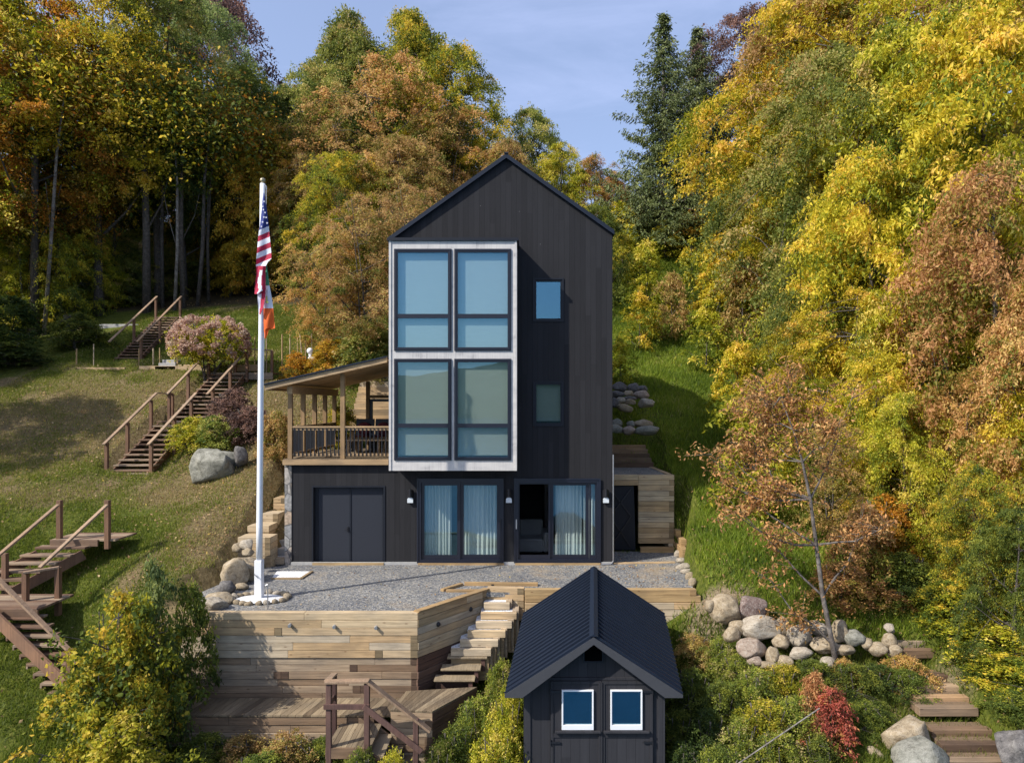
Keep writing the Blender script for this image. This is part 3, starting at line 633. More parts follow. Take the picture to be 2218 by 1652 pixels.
for (a, b_) in cols:
    for r, (c, d) in enumerate(rows):
        m = MB(); frame_rect(m, a+0.002, b_-0.002, c+0.002, d-0.002, BY-0.03, BY+0.05, 0.085)
        frame_rect(m, a+0.03, b_-0.03, c+0.03, d-0.03, BY-0.045, BY-0.03, 0.02)
        s0, s1 = splits[r]; m.box(a+0.087, b_-0.087, BY-0.02, BY+0.05, s0, s1, 0.5)
        wdw = m.build('window', M['frame'], house)
        g = MB(); g.box(a+0.087, b_-0.087, BY+0.012, BY+0.016, s1, d-0.087, 0.5); g.build('pane', M['glass'], wdw)
        g = MB(); g.box(a+0.087, b_-0.087, BY+0.012, BY+0.016, c+0.087, s0, 0.5); g.build('pane', M['glass'], wdw)
        g = MB(); g.box(a+0.01, b_-0.01, BY+0.085, BY+0.09, c+0.12 if r == 1 else c+0.09, d-0.01, 0.5)
        g.build('blind', M['blind'] if r == 0 else M['blind_low'], wdw)
# narrow windows on the main wall
for k, (a, b_, c, d) in enumerate((sw1, sw2)):
    m = MB(); frame_rect(m, a-0.02, b_+0.02, c-0.02, d+0.02, -0.025, -0.001, 0.04); frame_rect(m, a+0.001, b_-0.001, c+0.001, d-0.001, 0.0, 0.10, 0.065)
    wdw = m.build('window', M['trim'], house)
    g = MB(); g.box(a+0.067, b_-0.067, 0.05, 0.055, c+0.067, d-0.067, 0.5); g.build('pane', M['glass_up'] if k == 0 else M['glass_dim'], wdw)
    if k == 1:
        g = MB(); g.box(a+0.06, b_-0.06, 0.12, 0.125, c+0.11, d-0.02, 0.5); g.build('blind', M['blind_low'], wdw)
# sliding doors
for k, (a, b_, c, d) in enumerate((sl1, sl2)):
    m = MB(); frame_rect(m, a+0.001, b_-0.001, c+0.001, d-0.001, -0.03, 0.15, 0.075, bottom=0.09)
    frame_rect(m, a-0.03, b_+0.03, c+0.001, d+0.03, -0.05, -0.031, 0.04)
    door = m.build('sliding_door', M['frame'], house)
    if k == 0: leaves = [(wx(912), wx(997), 'glass_door'), (wx(997), wx(1083), 'glass_door')]
    else: leaves = [(wx(1121), wx(1192), 'screen'), (wx(1192), wx(1276), 'glass_door'), (wx(1276.5), wx(1293), 'glass_door')]
    for q, (x0, x1, mt) in enumerate(leaves):
        y0 = 0.02 + 0.035 * (q % 2)
        m = MB(); st = 0.05 if mt == 'screen' or x1-x0 < 0.3 else 0.085
        frame_rect(m, x0, x1, c+0.091, d-0.077, y0, y0+0.03, min(st, 0.05 if x1-x0 < 0.3 else st), bottom=0.11)
        lf = m.build('door_leaf', M['frame'], door)
        g = MB(); g.box(x0+st*0.9, x1-st*0.9, y0+0.012, y0+0.016, c+0.15, d-0.12, 0.5); g.build('pane', M[mt], door)
    m = MB(); hx0 = wx(1084) if k == 0 else wx(1119); m.box(hx0-0.02, hx0+0.01, -0.07, -0.02, 0.95, 1.2, 0.5); m.build('handle', M['metal'] if k else M['darkmetal'], door)
# storage double door, set back
a, b_, c, d = dd
m = MB(); m.box(a-0.04, a+0.0, -0.02, -0.001, c, d+0.04, 0.5); m.box(b_, b_+0.04, -0.02, -0.001, c, d+0.04, 0.5); m.box(a, b_, -0.02, -0.001, d, d+0.04, 0.5)
fr = m.build('door_surround', M['trim'], house)
mid = wx(756.6)
for x0, x1 in ((a+0.09, mid-0.006), (mid+0.006, b_-0.05)):
    m = MB(); m.box(x0, x1, 0.11, 0.15, 0.06, d-0.005, 0.5); dr = m.build('double_door_leaf', M['doorpaint'], house, bevel=0.004)
m = MB(); m.box(mid-0.02, mid+0.022, 0.095, 0.109, 0.06, d-0.005, 0.5); m.box(a+0.001, a+0.088, 0.09, 0.2, 0.05, d-0.002, 0.5); m.box(b_-0.048, b_-0.001, 0.09, 0.2, 0.05, d-0.002, 0.5)
m.build('door_stop', M['trim'], fr)
m = MB(); m.box(mid-0.09, mid-0.04, 0.08, 0.11, 0.86, 0.98, 0.5); m.tube([(mid-0.065, 0.085, 0.93), (mid-0.065, 0.04, 0.93), (mid-0.14, 0.04, 0.925)], 0.011, 8)
m.build('handle', M['darkmetal'], dr)
# wall lamps
for px in (889.5, 1102.5, 1312):
    x, z = wx(px), wz(1063)
    m = MB(); m.box(x-0.055, x+0.085, -0.03, -0.001, z-0.31, z-0.02, 0.5)
    n = 10; prof = [(x-0.085+0.17*i/n, -0.03-0.10*math.sin(math.pi*i/n)) for i in range(n+1)]
    m.poly_prism([(p[0], p[1], z-0.19+0.05*math.sin(math.pi*i/n)) for i, p in enumerate(prof)], (0, 0, 0.21), 0.5)
    lamp = m.build('wall_lamp', M['darkmetal'], house)
    m = MB(); m.poly_prism([(x-0.075, -0.034, z-0.30), (x+0.075, -0.034, z-0.30), (x+0.075, -0.034, z-0.2), (x+0.03, -0.034, z-0.155), (x-0.03, -0.034, z-0.155), (x-0.075, -0.034, z-0.2)], (0, -0.05, 0), 0.5)
    m.build('lens', M['lens'], lamp)
# downpipe on the right corner
m = MB(); m.tube([(XR+0.02, -0.02, 2.9), (XR+0.02, -0.02, 0.1), (XR-0.05, -0.06, 0.03), (XR-0.3, -0.07, 0.02)], 0.018, 8); m.build('drain_pipe', M['metal'], house)

# porch
PX0, PD = -6.42, 4.05
m = MB(); m.box(wx(617), XL-0.003, -0.10, 4.3, 2.725, 2.79, 0.3); 
dk = m.build('porch_deck', M['plank_grey'], house)
m = MB(); m.box(wx(616), XL-0.17, -0.14, -0.101, 2.64, 2.775, 0.4); m.box(wx(616), wx(616)+0.04, -0.10, 4.3, 2.64, 2.724, 0.4); m.build('deck_fascia', M['cedar_x'], dk)
def post(x, y, z0, z1, w=0.11): 
    m = MB(); m.box(x-w/2, x+w/2, y-w/2, y+w/2, z0, z1); return m.build('porch_post', M['cedar'], house)
rz = lambda x: wz(845, 17.65) + (x - wx(573, 17.65)) * (wz(783.5, 17.65) - wz(845, 17.65)) / (wx(842, 17.65) - wx(573, 17.65))   # underside of the roof
for i in range(5): post(PX0+0.04, 0.0 + i*1.0, 2.79, 4.50)
post(wx(742.8), 0.0, 2.79, rz(wx(742.8)))
post(wx(797, 22), 4.0, 2.79, rz(wx(797, 22)))
m = MB(); m.box(PX0-0.03, PX0+0.11, -0.06, 4.2, 4.501, 4.70, 0.3); m.build('porch_beam', M['cedar_y'], house)
m = MB(); m.box(wx(797, 22), XL, 3.95, 4.05, 4.42, 4.52, 0.3); m.build('porch_beam', M['cedar_x'], house)
m = MB()
xa, xb = wx(573, 17.65), XL-0.005; za, zb = rz(xa), rz(xb)
nb = 30; ysf = np.linspace(-0.29, 4.45, nb+1)
for i in range(nb):
    m.poly_prism([(xa+0.03, ysf[i]+0.004, za+0.055), (xb, ysf[i]+0.004, zb+0.055), (xb, ysf[i]+0.004, zb+0.075), (xa+0.03, ysf[i]+0.004, za+0.075)], (0, ysf[i+1]-ysf[i]-0.008, 0))
for i in range(0):
    yy = 0.3 + i*0.62
    m.poly_prism([(xa+0.03, yy, za-0.02), (xb, yy, zb-0.02), (xb, yy, zb+0.054), (xa+0.03, yy, za+0.054)], (0, 0.045, 0))
m.build('porch_soffit', M['cedar_y'], house)
m = MB(); m.poly_prism([(xa, -0.35, za), (XL-0.165, -0.35, rz(XL-0.165)), (XL-0.165, -0.35, rz(XL-0.165)+0.125), (xa, -0.35, za+0.125)], (0, 0.05, 0), 0.8)
m.poly_prism([(xa, -0.299, za), (xa, -0.299, za+0.124), (xa, 4.5, za+0.124), (xa, 4.5, za)], (0.035, 0, 0), 0.6)
m.build('porch_fascia', M['cedar_x'], house)
m = MB(); m.poly_prism([(xa-0.04, -0.39, za+0.127), (XL-0.165, -0.39, rz(XL-0.165)+0.127), (XL-0.165, -0.39, rz(XL-0.165)+0.165), (xa-0.04, -0.39, za+0.165)], (0, 4.95, 0), 0.5)
m.build('porch_roof', M['roofmetal'], house)
def railing(pts, name='porch_railing'):
    m = MB()
    for (p, q) in pts:
        m.beam((*p, 3.63), (*q, 3.63), 0.09, 0.04, 0.5); m.beam((*p, 3.57), (*q, 3.57), 0.04, 0.06, 0.4); m.beam((*p, 2.90), (*q, 2.90), 0.04, 0.07, 0.3)
    r = m.build(name, M['cedar_x'], house)
    for (p, q) in pts:
        Lr = math.dist(p, q); n = int(Lr / 0.098)
        for i in range(n):
            t = (i+0.5)/n; x, y = p[0]+(q[0]-p[0])*t, p[1]+(q[1]-p[1])*t
            b2 = MB(); b2.box(x-0.012, x+0.012, y-0.042 if p[1] == q[1] else y-0.012, y-0.022 if p[1] == q[1] else y+0.012, 2.86, 3.6, 0.5); b2.build('baluster', M['darkmetal'], r)
railing([((PX0+0.1, 0.0), (wx(738.5), 0.0)), ((wx(747), 0.0), (XL, 0.0))])
railing([((PX0+0.04, 0.06), (PX0+0.04, 4.0))])
m = MB(); frame_rect(m, wx(801, 22), XL-0.02, 2.79, 4.40, 4.0, 4.06, 0.09); m.build('screen_frame', M['frame'], house)

# things on the porch
tb = thing('picnic_table', 'small timber picnic table behind the porch railing', 'table', (wx(800, 19.6), 1.6, 2.79))
x, y, z = tb.location
m = MB()
for i in range(5): m.box(x-0.75, x+0.75, y-0.36+i*0.15, y-0.22+i*0.15, z+0.70, z+0.74)
m.build('table_top', M['cedar_x'], tb)
for s in (-1, 1):
    m = MB(); m.beam((x+s*0.5, y-0.45, z+0.005), (x+s*0.5, y+0.2, z+0.70), 0.06, 0.09); m.beam((x+s*0.5+0.061, y+0.45, z+0.005), (x+s*0.5+0.061, y-0.2, z+0.70), 0.06, 0.09); m.build('leg', M['cedar_x'], tb)
    m = MB(); m.box(x-0.75, x+0.75, y+s*0.62-0.13, y+s*0.62+0.13, z+0.42, z+0.46); m.box(x-0.45, x-0.39, y+s*0.62-0.1, y+s*0.62+0.1, z+0.0, z+0.419); m.box(x+0.39, x+0.45, y+s*0.62-0.1, y+s*0.62+0.1, z, z+0.419); m.build('bench', M['cedar_x'], tb)
for k, px in enumerate((786, 828)):
    x, y, z = wx(px, 20.9), 2.9, 2.79
    ch = thing('porch_chair', ('dark porch chair with a red cushion beside the porch table', 'dark porch chair next to the bay wall on the porch')[k], 'chair', (x, y, z), 'chairs on the porch')
    m = MB(); m.box(x-0.28, x+0.28, y-0.26, y+0.26, z+0.36, z+0.42); m.build('seat', M['darkmetal'], ch)
    m = MB(); m.beam((x, y+0.25, z+0.42), (x, y+0.36, z+0.98), 0.56, 0.05, up=(0, 1, 0)); m.build('backrest', M['darkmetal'], ch)
    for sx in (-1, 1):
        for sy in (-1, 1):
            m = MB(); m.box(x+sx*0.25-0.025, x+sx*0.25+0.025, y+sy*0.22-0.025, y+sy*0.22+0.025, z, z+0.359); m.build('leg', M['darkmetal'], ch)
    cu = MB(); cu.ball((x, y+0.20, z+0.68), 0.23, (1, 0.28, 0.9)); cu.ball((x, y, z+0.46), 0.24, (1, 1, 0.2)); cu.build('cushion', M['cloth_red'], ch, smooth=True)

# curtains
def curtain(x0, x1, y, z0, z1, label, folds, seed, amp=0.035):
    r = random.Random(seed); n = folds*8; V_ = []; F_ = []
    ph = [r.uniform(0, 6) for _ in range(4)]
    for j in range(9):
        t = j/8
        for i in range(n+1):
            u = i/n
            a = amp*(0.7+0.3*t) * (math.sin(u*folds*6.28+ph[0]+0.6*math.sin(u*9+ph[1])) + 0.5*math.sin(u*folds*2.7*6.28*0.4+ph[2]+t))
            V_.append((x0+(x1-x0)*u+0.01*math.sin(t*2+u*20), y+a, z0+(z1-z0)*t))
    for j in range(8):
        for i in range(n): F_.append((j*(n+1)+i, j*(n+1)+i+1, (j+1)*(n+1)+i+1, (j+1)*(n+1)+i))
    m = MB(); m.add(V_, F_, 0.5); o = m.build('curtain', M['curtain'], smooth=True)
    return tag(o, label, 'curtain', 'sheer curtains behind the sliding doors')
zt, zb_ = wz(1046), 0.12
curtain(wx(906)+0.10, wx(975), 0.25, zb_, zt, 'pale sheer curtain under the bay, lit by a slanting patch of sun', 8, 1)
curtain(wx(1000), wx(1082), 0.25, zb_, zt, 'pale sheer curtain behind the door leaf beside the middle wall lamp', 9, 2)
curtain(wx(1203), wx(1262), 0.25, zb_, zt, 'green tinted sheer curtain behind the glass leaf beside the open screen', 8, 3)
curtain(wx(1264), wx(1291), 0.27, zb_, zt, 'narrow gathered curtain at the door edge beside the lamp on the house corner', 3, 4)
sf = thing('armchair', 'pale upholstered armchair seen through the dark open doorway', 'armchair', (wx(1150), 1.3, 0.05))
x, y, z = sf.location
m = MB(); m.box(x-0.34, x+0.34, y-0.3, y+0.4, z+0.05, z+0.42); m.build('seat', M['cloth_white'], sf, bevel=0.04)
m = MB(); m.box(x-0.34, x+0.34, y+0.401, y+0.6, z+0.05, z+0.85); m.build('backrest', M['cloth_white'], sf, bevel=0.05)
for s in (-1, 1):
    m = MB(); m.box(x+s*0.42-0.079, x+s*0.42+0.079, y-0.3, y+0.6, z+0.05, z+0.6); m.build('armrest', M['cloth_white'], sf, bevel=0.04)
    m = MB(); m.box(x+s*0.36-0.03, x+s*0.36+0.03, y-0.25, y+0.5, z, z+0.049); m.build('foot', M['darkmetal'], sf)
# ------------------------------------------------------------------ timber walls
def local_build(m, name, mat, parent, p0, ang, bevel=0.004):
    o = m.build(name, mat, None, bevel); o.parent = parent
    org = origin_of(parent) if parent else Vector((0, 0, 0))
    o.location = Vector(p0) - org; o.rotation_euler = (0, 0, ang); return o
def timber_run(name, p0, p1, ztop, n, h, mat, parent, seed, depth=0.16, seg=2.4, dead=0.16, steps=None, jut=0.0, proud=None, slope=0.0):
    r = random.Random(seed); d = Vector((p1[0]-p0[0], p1[1]-p0[1])); Lr = d.length; ang = math.atan2(d.y, d.x)
    m = MB(); m.box(0.01, Lr-0.01, 0.05, depth-0.01, -n*h+0.01, -0.01, 0.0)
    for c in range(n):
        z1 = -c*h-0.004; z0 = -(c+1)*h+0.004; x = 0.0; end = Lr + (steps[c] if steps else 0) + r.uniform(0, jut)
        cy = r.uniform(-0.010, 0.010) + (proud(c) if proud else 0)
        x = -r.uniform(0, jut)
        while x < end - 0.01:
            isd = r.random() < dead and x > 0.2 and end - x > 0.5
            ln = 0.15 if isd else min(r.uniform(0.45, 1)*seg, end-x)
            if end - x - ln < 0.3 and not isd: ln = end - x
            t = r.uniform(0, 0.12) if isd else r.uniform(0.28, 1)
            m.box(x+0.002, x+ln-0.002, cy-(0.006 if isd else 0), depth+cy, z0, z1, t); x += ln
        if c < n and r.random() < 0.6:
            m.box(end-0.148, end+0.0, cy-0.007, cy+0.01, z0, z1, r.uniform(0, 0.2))
    return local_build(m, name, mat, parent, (p0[0], p0[1], ztop), ang)

w1 = thing('timber_retaining_wall', 'tall pale timber retaining wall holding the gravel patio below the flagpole', 'wall', (-4.7, -4.3, -1.7))
timber_run('front_face', (-7.06, -4.30), (-2.30, -4.30), 0.045, 6, 0.152, M['timber'], w1, 11, seg=3.4, steps=None)
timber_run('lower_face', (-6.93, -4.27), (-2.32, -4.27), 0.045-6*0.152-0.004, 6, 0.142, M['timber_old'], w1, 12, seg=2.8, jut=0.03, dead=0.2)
a, b = (-2.295, -4.30), (-1.02, -2.64)
timber_run('return_face', a, b, 0.05, 6, 0.152, M['timber_new'] if False else M['timber'], w1, 13, seg=2.6, dead=0.1)
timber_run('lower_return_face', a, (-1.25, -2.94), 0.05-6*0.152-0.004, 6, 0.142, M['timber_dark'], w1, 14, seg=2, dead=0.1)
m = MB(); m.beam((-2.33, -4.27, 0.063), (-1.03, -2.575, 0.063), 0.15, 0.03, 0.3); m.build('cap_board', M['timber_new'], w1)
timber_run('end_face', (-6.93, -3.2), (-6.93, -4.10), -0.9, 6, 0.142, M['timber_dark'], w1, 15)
m = MB()
for x, z in ((wx(629, 13.7), wz(1352, 13.7)), (wx(725, 13.7), wz(1355, 13.7)), (wx(815, 13.7), wz(1357, 13.7))):
    q = MB(); q.tube([(x, -4.28, z), (x, -4.36, z), (x+0.01, -4.39, z)], 0.032, 14, 0.5)
    q.build('vent_pipe', M['hose'], w1, smooth=False)
for x, z in ((-1.95, -0.33), (-1.35, -0.25)):
    q = MB(); yy = -4.30 + (x+2.295)*1.302; q.ball((x, yy, z), 0.05, (1, 1, 1)); q.build('bolt', M['darkmetal'], w1)

w2 = thing('timber_retaining_wall', 'long low timber retaining wall with stepped end running behind the shed to the rock wall', 'wall', (1.7, -2.78, -1.0))
timber_run('front_face', (-0.17, -2.78), (3.66, -2.78), 0.10, 2, 0.145, M['timber_new'], w2, 21, seg=3.2, dead=0, steps=[0, 0.1])
timber_run('lower_face', (-0.17, -2.785), (3.66, -2.785), 0.10-0.294, 7, 0.152, M['timber'], w2, 22, seg=2.8, dead=0.14, steps=[0.2, 0.32, 0.43, 0.52, 0.62, 0.8, 0.9])
timber_run('back_face', (-1.02, -2.62), (-0.19, -2.70), 0.10, 5, 0.145, M['timber'], w2, 23, seg=2, dead=0)

# kerb box let into the patio at the stair head
kb = thing('timber_planter_frame', 'low new timber frame set in the gravel at the head of the white pebble stair', 'frame', (-0.9, -2.3, 0.0))
A_, B_, C_, D_ = (wx(957, 15.4), -2.58), (wx(1000, 15.9), -2.05), (wx(1165, 15.9), -2.10), (wx(1128, 15.35), -2.60)
def kerb(p, q, z=0.10, w=0.10, h=0.13):
    m = MB(); m.beam((*p, z-h/2), (*q, z-h/2), w, h); return m.build('kerb_timber', M['timber_new'], kb, bevel=0.004)
kerb(A_, B_, 0.06); kerb((B_[0]+0.06, B_[1]), (C_[0], C_[1]), 0.075); kerb((A_[0]+0.1, A_[1]-0.02), (wx(1040, 15.4), -2.60), 0.05)
m = MB(); m.box(wx(1064, 15.8), wx(1070, 15.8), -2.20, -2.15, 0.01, 0.05); m.build('step_light', M['darkmetal'], kb)

# stair with white pebbles
ss = thing('timber_stair', 'timber stair filled with white pebbles descending beside the patio wall', 'stairs', (-1.3, -3.6, -1.5))
nose = [(1053, 1104, 1306, 15.05), (1046.5, 1118.5, 1327), (1035.6, 1107.7, 1346.7), (1017.6, 1093.3, 1366.5), (1001.4, 1077, 1386.3), (981.7, 1060.9, 1406), (969, 1055.5, 1422), (954.7, 1041, 1447.6), (940, 1028.5, 1471)]
for i, s in enumerate(nose):
    z = -0.155 - 0.146*i
    d = (CZ - z) * F / (s[2] - CY)
    x0, x1, y = wx(s[0], d), wx(s[1], d), d - 18
    m = MB()
    if i < 6:
        m.box(x0-0.05, x1+0.005*i, y, y+0.11, z-0.14, z, random.uniform(0.5, 1))
        m.box(x0-0.05, x1-0.02, y+0.03, y+0.8, z-0.16-0.5, z-0.142, 0.2)
        m.build('step', M['timber'], ss, bevel=0.005)
        m = MB(); m.box(x0-0.06, x1-0.09, y+0.112, y+0.55, z-0.13, z-0.012, 0.5); m.build('pebble_fill', M['white_gravel'], ss)
        m = MB()
        m.box(x1-0.088, x1+0.05, y+0.113, y+0.75, z-0.15*(8-i)*0.55-0.2, z+0.02, random.uniform(0.4, 0.9)); m.build('side_timber', M['timber_y'], ss, bevel=0.005)
    else:
        m.box(x0, x1, y-0.02, y+0.26, z-0.04, z, 0.9); m.build('step', M['plank_grey'], ss, bevel=0.005)
        m = MB(); m.box(x1-0.13, x1-0.05, y+0.02, y+0.1, z-0.30, z-0.042, 0.5); m.build('support_post', M['stain_dark'], ss)
        m = MB(); m.box(x0, x1-0.1, y+0.2, y+0.24, z-0.28, z-0.042, 0.1); m.build('riser', M['timber_dark'], ss)
# boardwalk and landing
bwk = thing('boardwalk', 'weathered grey plank boardwalk at the foot of the pale timber wall', 'deck', (-4.6, -4.7, -1.75))
m = MB(); xx = -7.2
while xx < -2.55:
    m.poly_prism([(xx, -5.08, -1.69), (xx+0.135, -5.08, -1.69), (xx+0.335, -4.31, -1.69), (xx+0.20, -4.31, -1.69)], (0, 0, 0.035)); xx += 0.143
m.build('deck_boards', M['plank_grey'], bwk)
timber_run('front_face', (-7.1, -5.06), (-3.0, -5.06), -1.70, 7, 0.15, M['timber_old'], bwk, 31, seg=2.6, jut=0.06)
ld = thing('timber_landing', 'raised timber block landing at the foot of the pebble stair', 'deck', (-1.9, -5.0, -1.5))
q0, q1, q2, q3 = (wx(879, 13.5), -4.45), (wx(1034, 13.75), -4.25), (wx(936.6, 12.65), -5.35), (wx(846, 12.72), -5.28)
zl = -1.46
m = MB(); n = 12
for i in range(n):
    t0, t1 = i/n, (i+0.94)/n
    f = lambda p, q, t: (p[0]+(q[0]-p[0])*t, p[1]+(q[1]-p[1])*t, zl-0.035)
    m.poly_prism([f(q3, q2, t0), f(q3, q2, t1), f(q0, q1, t1), f(q0, q1, t0)], (0, 0, 0.035))
m.build('deck_boards', M['plank_grey'], ld)
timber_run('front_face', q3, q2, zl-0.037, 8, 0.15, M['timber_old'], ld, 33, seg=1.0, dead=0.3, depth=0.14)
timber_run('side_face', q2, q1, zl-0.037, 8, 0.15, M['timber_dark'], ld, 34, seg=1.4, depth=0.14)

# front flight with its dark rail
def flat_stair_posts(name, x, y, z0, z1, parent, mat, w=0.09):
    m = MB(); m.box(x-w/2, x+w/2, y-w/2, y+w/2, z0, z1); return m.build(name, mat, parent, bevel=0.004)
fs = thing('railed_stair', 'weathered timber platform and steps with a dark worn handrail in front of the boardwalk', 'stairs', (-2.9, -6.0, -2.5))
d0 = 12.0
m = MB()
for i in range(9): m.box(wx(706, d0)+i*0.088, wx(706, d0)+i*0.088+0.082, -6.0, -5.1, -1.84, -1.80)
m.build('platform', M['plank_grey'], fs)
m = MB(); m.box(wx(706, d0), wx(792, d0), -6.04, -6.001, -1.98, -1.80); m.build('platform_edge', M['timber_old'], fs)
sx = wx(800, d0)
for i in range(7):
    x = sx - 0.02 + i*0.22; z = -1.82 - 0.17*(i+1)
    m = MB(); m.poly_prism([(x-0.05, -6.0, z), (x+0.27, -6.0, z), (x+0.27, -5.2, z), (x-0.05, -5.2, z)], (0, 0, 0.04)); m.build('tread', M['plank_grey'], fs)
m = MB(); m.beam((sx-0.08, -6.03, -1.94), (sx+1.6, -6.03, -3.2), 0.05, 0.25); m.beam((sx-0.08, -5.17, -1.94), (sx+1.6, -5.17, -3.2), 0.05, 0.25); m.build('stringer', M['timber_old'], fs)
zt1 = wz(1476, d0)
for x, y, za_, zb2 in ((wx(712.5, d0), -6.0, -2.6, zt1-0.03), (wx(795, d0), -6.0, -2.6, zt1-0.02), (wx(901, d0), -6.0, -3.2, wz(1556, d0)), (wx(722, 12.7), -5.25, -2.6, wz(1462, 12.75)-0.02)):
    flat_stair_posts('post', x, y, za_, zb2, fs, M['stain_dark'])
m = MB(); m.beam((wx(705, d0), -6.0, zt1), (wx(800, d0), -6.0, zt1+0.02), 0.14, 0.04); m.beam((wx(797, d0), -6.0, zt1+0.01), (wx(932, d0), -6.0, wz(1582, d0)), 0.14, 0.04)
m.beam((wx(708, d0), -5.96, zt1), (wx(724, 12.8), -5.2, wz(1459, 12.8)), 0.12, 0.04, up=(0, 0, 1)); m.build('handrail', M['stain_rail'], fs, bevel=0.004)
m = MB(); zm = wz(1527, d0); m.beam((wx(703, d0), -6.055, zm), (wx(802, d0), -6.055, zm), 0.035, 0.09); m.beam((wx(790, d0), -6.09, zm+0.02), (wx(915, d0), -6.09, wz(1622, d0)), 0.035, 0.10)
m.beam((wx(712, d0), -5.94, zm), (wx(724, 12.75), -5.25, wz(1508, 12.75)), 0.035, 0.09); m.build('mid_rail', M['stain_dark'], fs, bevel=0.004)

# ------------------------------------------------------------------ stairs up the lawn
def stair(label, xl, y, z, n, dx, dy, dz, w, dw=0.0, group=None, tread_h=0.05):
    t = thing('hillside_stair', label, 'stairs', (xl+w/2, y, z), group)
    for i in range(n):
        x0 = xl+dx*i; ww = w+dw*i; yy = y+dy*i; zz = z+dz*i
        m = MB(); m.box(x0-0.02, x0+ww+0.02, yy-0.03, yy+0.13, zz-tread_h, zz); m.box(x0-0.02, x0+ww+0.02, yy+0.137, yy+abs(dy)+0.03 if dy > 0.16 else yy+0.28, zz-tread_h, zz)
        m.build('tread', M['stain'], t, bevel=0.004)
    m = MB()
    for s in (0.04, w-0.04):
        sw = dw*(n-1) if s > 0.1 else 0
        m.beam((xl+s, y+0.02, z-0.18), (xl+s+dx*(n-1)+sw, y+0.02+dy*(n-1), z-0.18+dz*(n-1)), 0.05, 0.24)
    m.build('stringer', M['stain_z'], t)
    return t
def rail(t, pts, h=0.95, name='handrail', mat='stain_rail', mid=False):
    m = MB()
    for p, q in zip(pts[:-1], pts[1:]): m.beam(p, q, 0.10, 0.045)
    m.build(name, M[mat], t, bevel=0.004)
def pst(t, x, y, z0, z1, w=0.095): 
    m = MB(); m.box(x-w/2, x+w/2, y-w/2, y+w/2, z0, z1); m.build('post', M['stain_z'], t, bevel=0.004)
# middle stair: two flights in line
n_, dz_, dy_ = 11, 0.145, 0.25
xL = wx(236, 21)
st1 = stair('lower flight of the long red-brown lawn stair, starting beside the big grey boulder', xL, 3.0, 2.2, n_, 0.012, dy_, dz_, 1.23)
def fl(i, side, h=0.0, xl=xL, y0=3.0, z0=2.2, w=1.23, dx=0.012, dy=dy_, dz=dz_, dw=0.0):
    return (xl+dx*i+(0 if side == 0 else w+dw*i), y0+dy*i, z0+dz*i+h)
for side in (0, 1):
    for i in ((0, 4, 9) if side == 0 else (0, 5, 9)):
        p = fl(i, side); pst(st1, p[0]+(-0.07 if side == 0 else 0.07), p[1], p[2]-0.35, p[2]+0.86)
    off = -0.07 if side == 0 else 0.07
    a0 = fl(-0.6, side, 0.88); a1 = fl(10.2, side, 0.93)
    pts = [(a0[0]+off, a0[1], a0[2]), (a1[0]+off, a1[1], a1[2])]
    if side == 0: pts.append((a1[0]+off+0.02, a1[1]+1.0, a1[2]+0.0)); pst(st1, a1[0]+off+0.02, a1[1]+1.0, a1[2]-1.1, a1[2]-0.02)
    rail(st1, pts)
m = MB(); m.box(xL-0.1, xL+1.35, 2.75, 3.0, 2.0, 2.12); m.build('sill_timber', M['timber_old'], st1)
xL2, y2, z2 = wx(374, 24.3), 6.2, 3.80
st2 = stair('upper flight of the long red-brown stair, climbing past the dark purple shrub', xL2, y2, z2, 12, 0.016, 0.235, 0.145, 1.28, 0.004)
f2 = lambda i, s, h=0.0: fl(i, s, h, xL2, y2, z2, 1.28, 0.016, 0.235, 0.145, 0.004)
for side in (0, 1):
    off = -0.07 if side == 0 else 0.07
    for i in ((0, 5, 11) if side == 0 else (1, 6, 11.3)):
        p = f2(i, side); pst(st2, p[0]+off, p[1], p[2]-0.35, p[2]+0.86)
    a0, a1 = f2(-0.6, side, 0.86), f2(11.6, side, 0.92)
    pts = [(a0[0]+off, a0[1], a0[2]), (a1[0]+off, a1[1], a1[2]), (a1[0]+off+0.85, a1[1]+0.35, a1[2]-0.03)]
    rail(st2, pts); pst(st2, a1[0]+off+0.82, a1[1]+0.35, a1[2]-1.2, a1[2]-0.05)
p = f2(11.4, 0); m = MB()
for i in range(5): m.box(p[0]-0.05, p[0]+2.4, p[1]+0.05+i*0.15, p[1]+0.19+i*0.15, p[2]-0.03, p[2]+0.02)
m.box(p[0]-0.05, p[0]+2.4, p[1]+0.0, p[1]+0.045, p[2]-0.25, p[2]+0.02)
m.build('landing', M['stain'], st2)
# highest stair by the wood
st3 = stair('highest red-brown stair at the edge of the dark wood', wx(236, 29), 11.0, 5.95, 18, -0.02, 0.25, 0.148, 1.05)
f3 = lambda i, s, h=0.0: fl(i, s, h, wx(236, 29), 11.0, 5.95, 1.05, -0.02, 0.25, 0.148)
for side in (0, 1):
    off = -0.07 if side == 0 else 0.07
    for i in ((9, 17.5) if side == 0 else (2, 9, 17.5)):
        p = f3(i, side); pst(st3, p[0]+off, p[1], p[2]-0.35, p[2]+0.86)
    a0, a1 = f3(0.5, side, 0.86), f3(18, side, 0.9); rail(st3, [(a0[0]+off, a0[1], a0[2]), (a1[0]+off, a1[1], a1[2])])
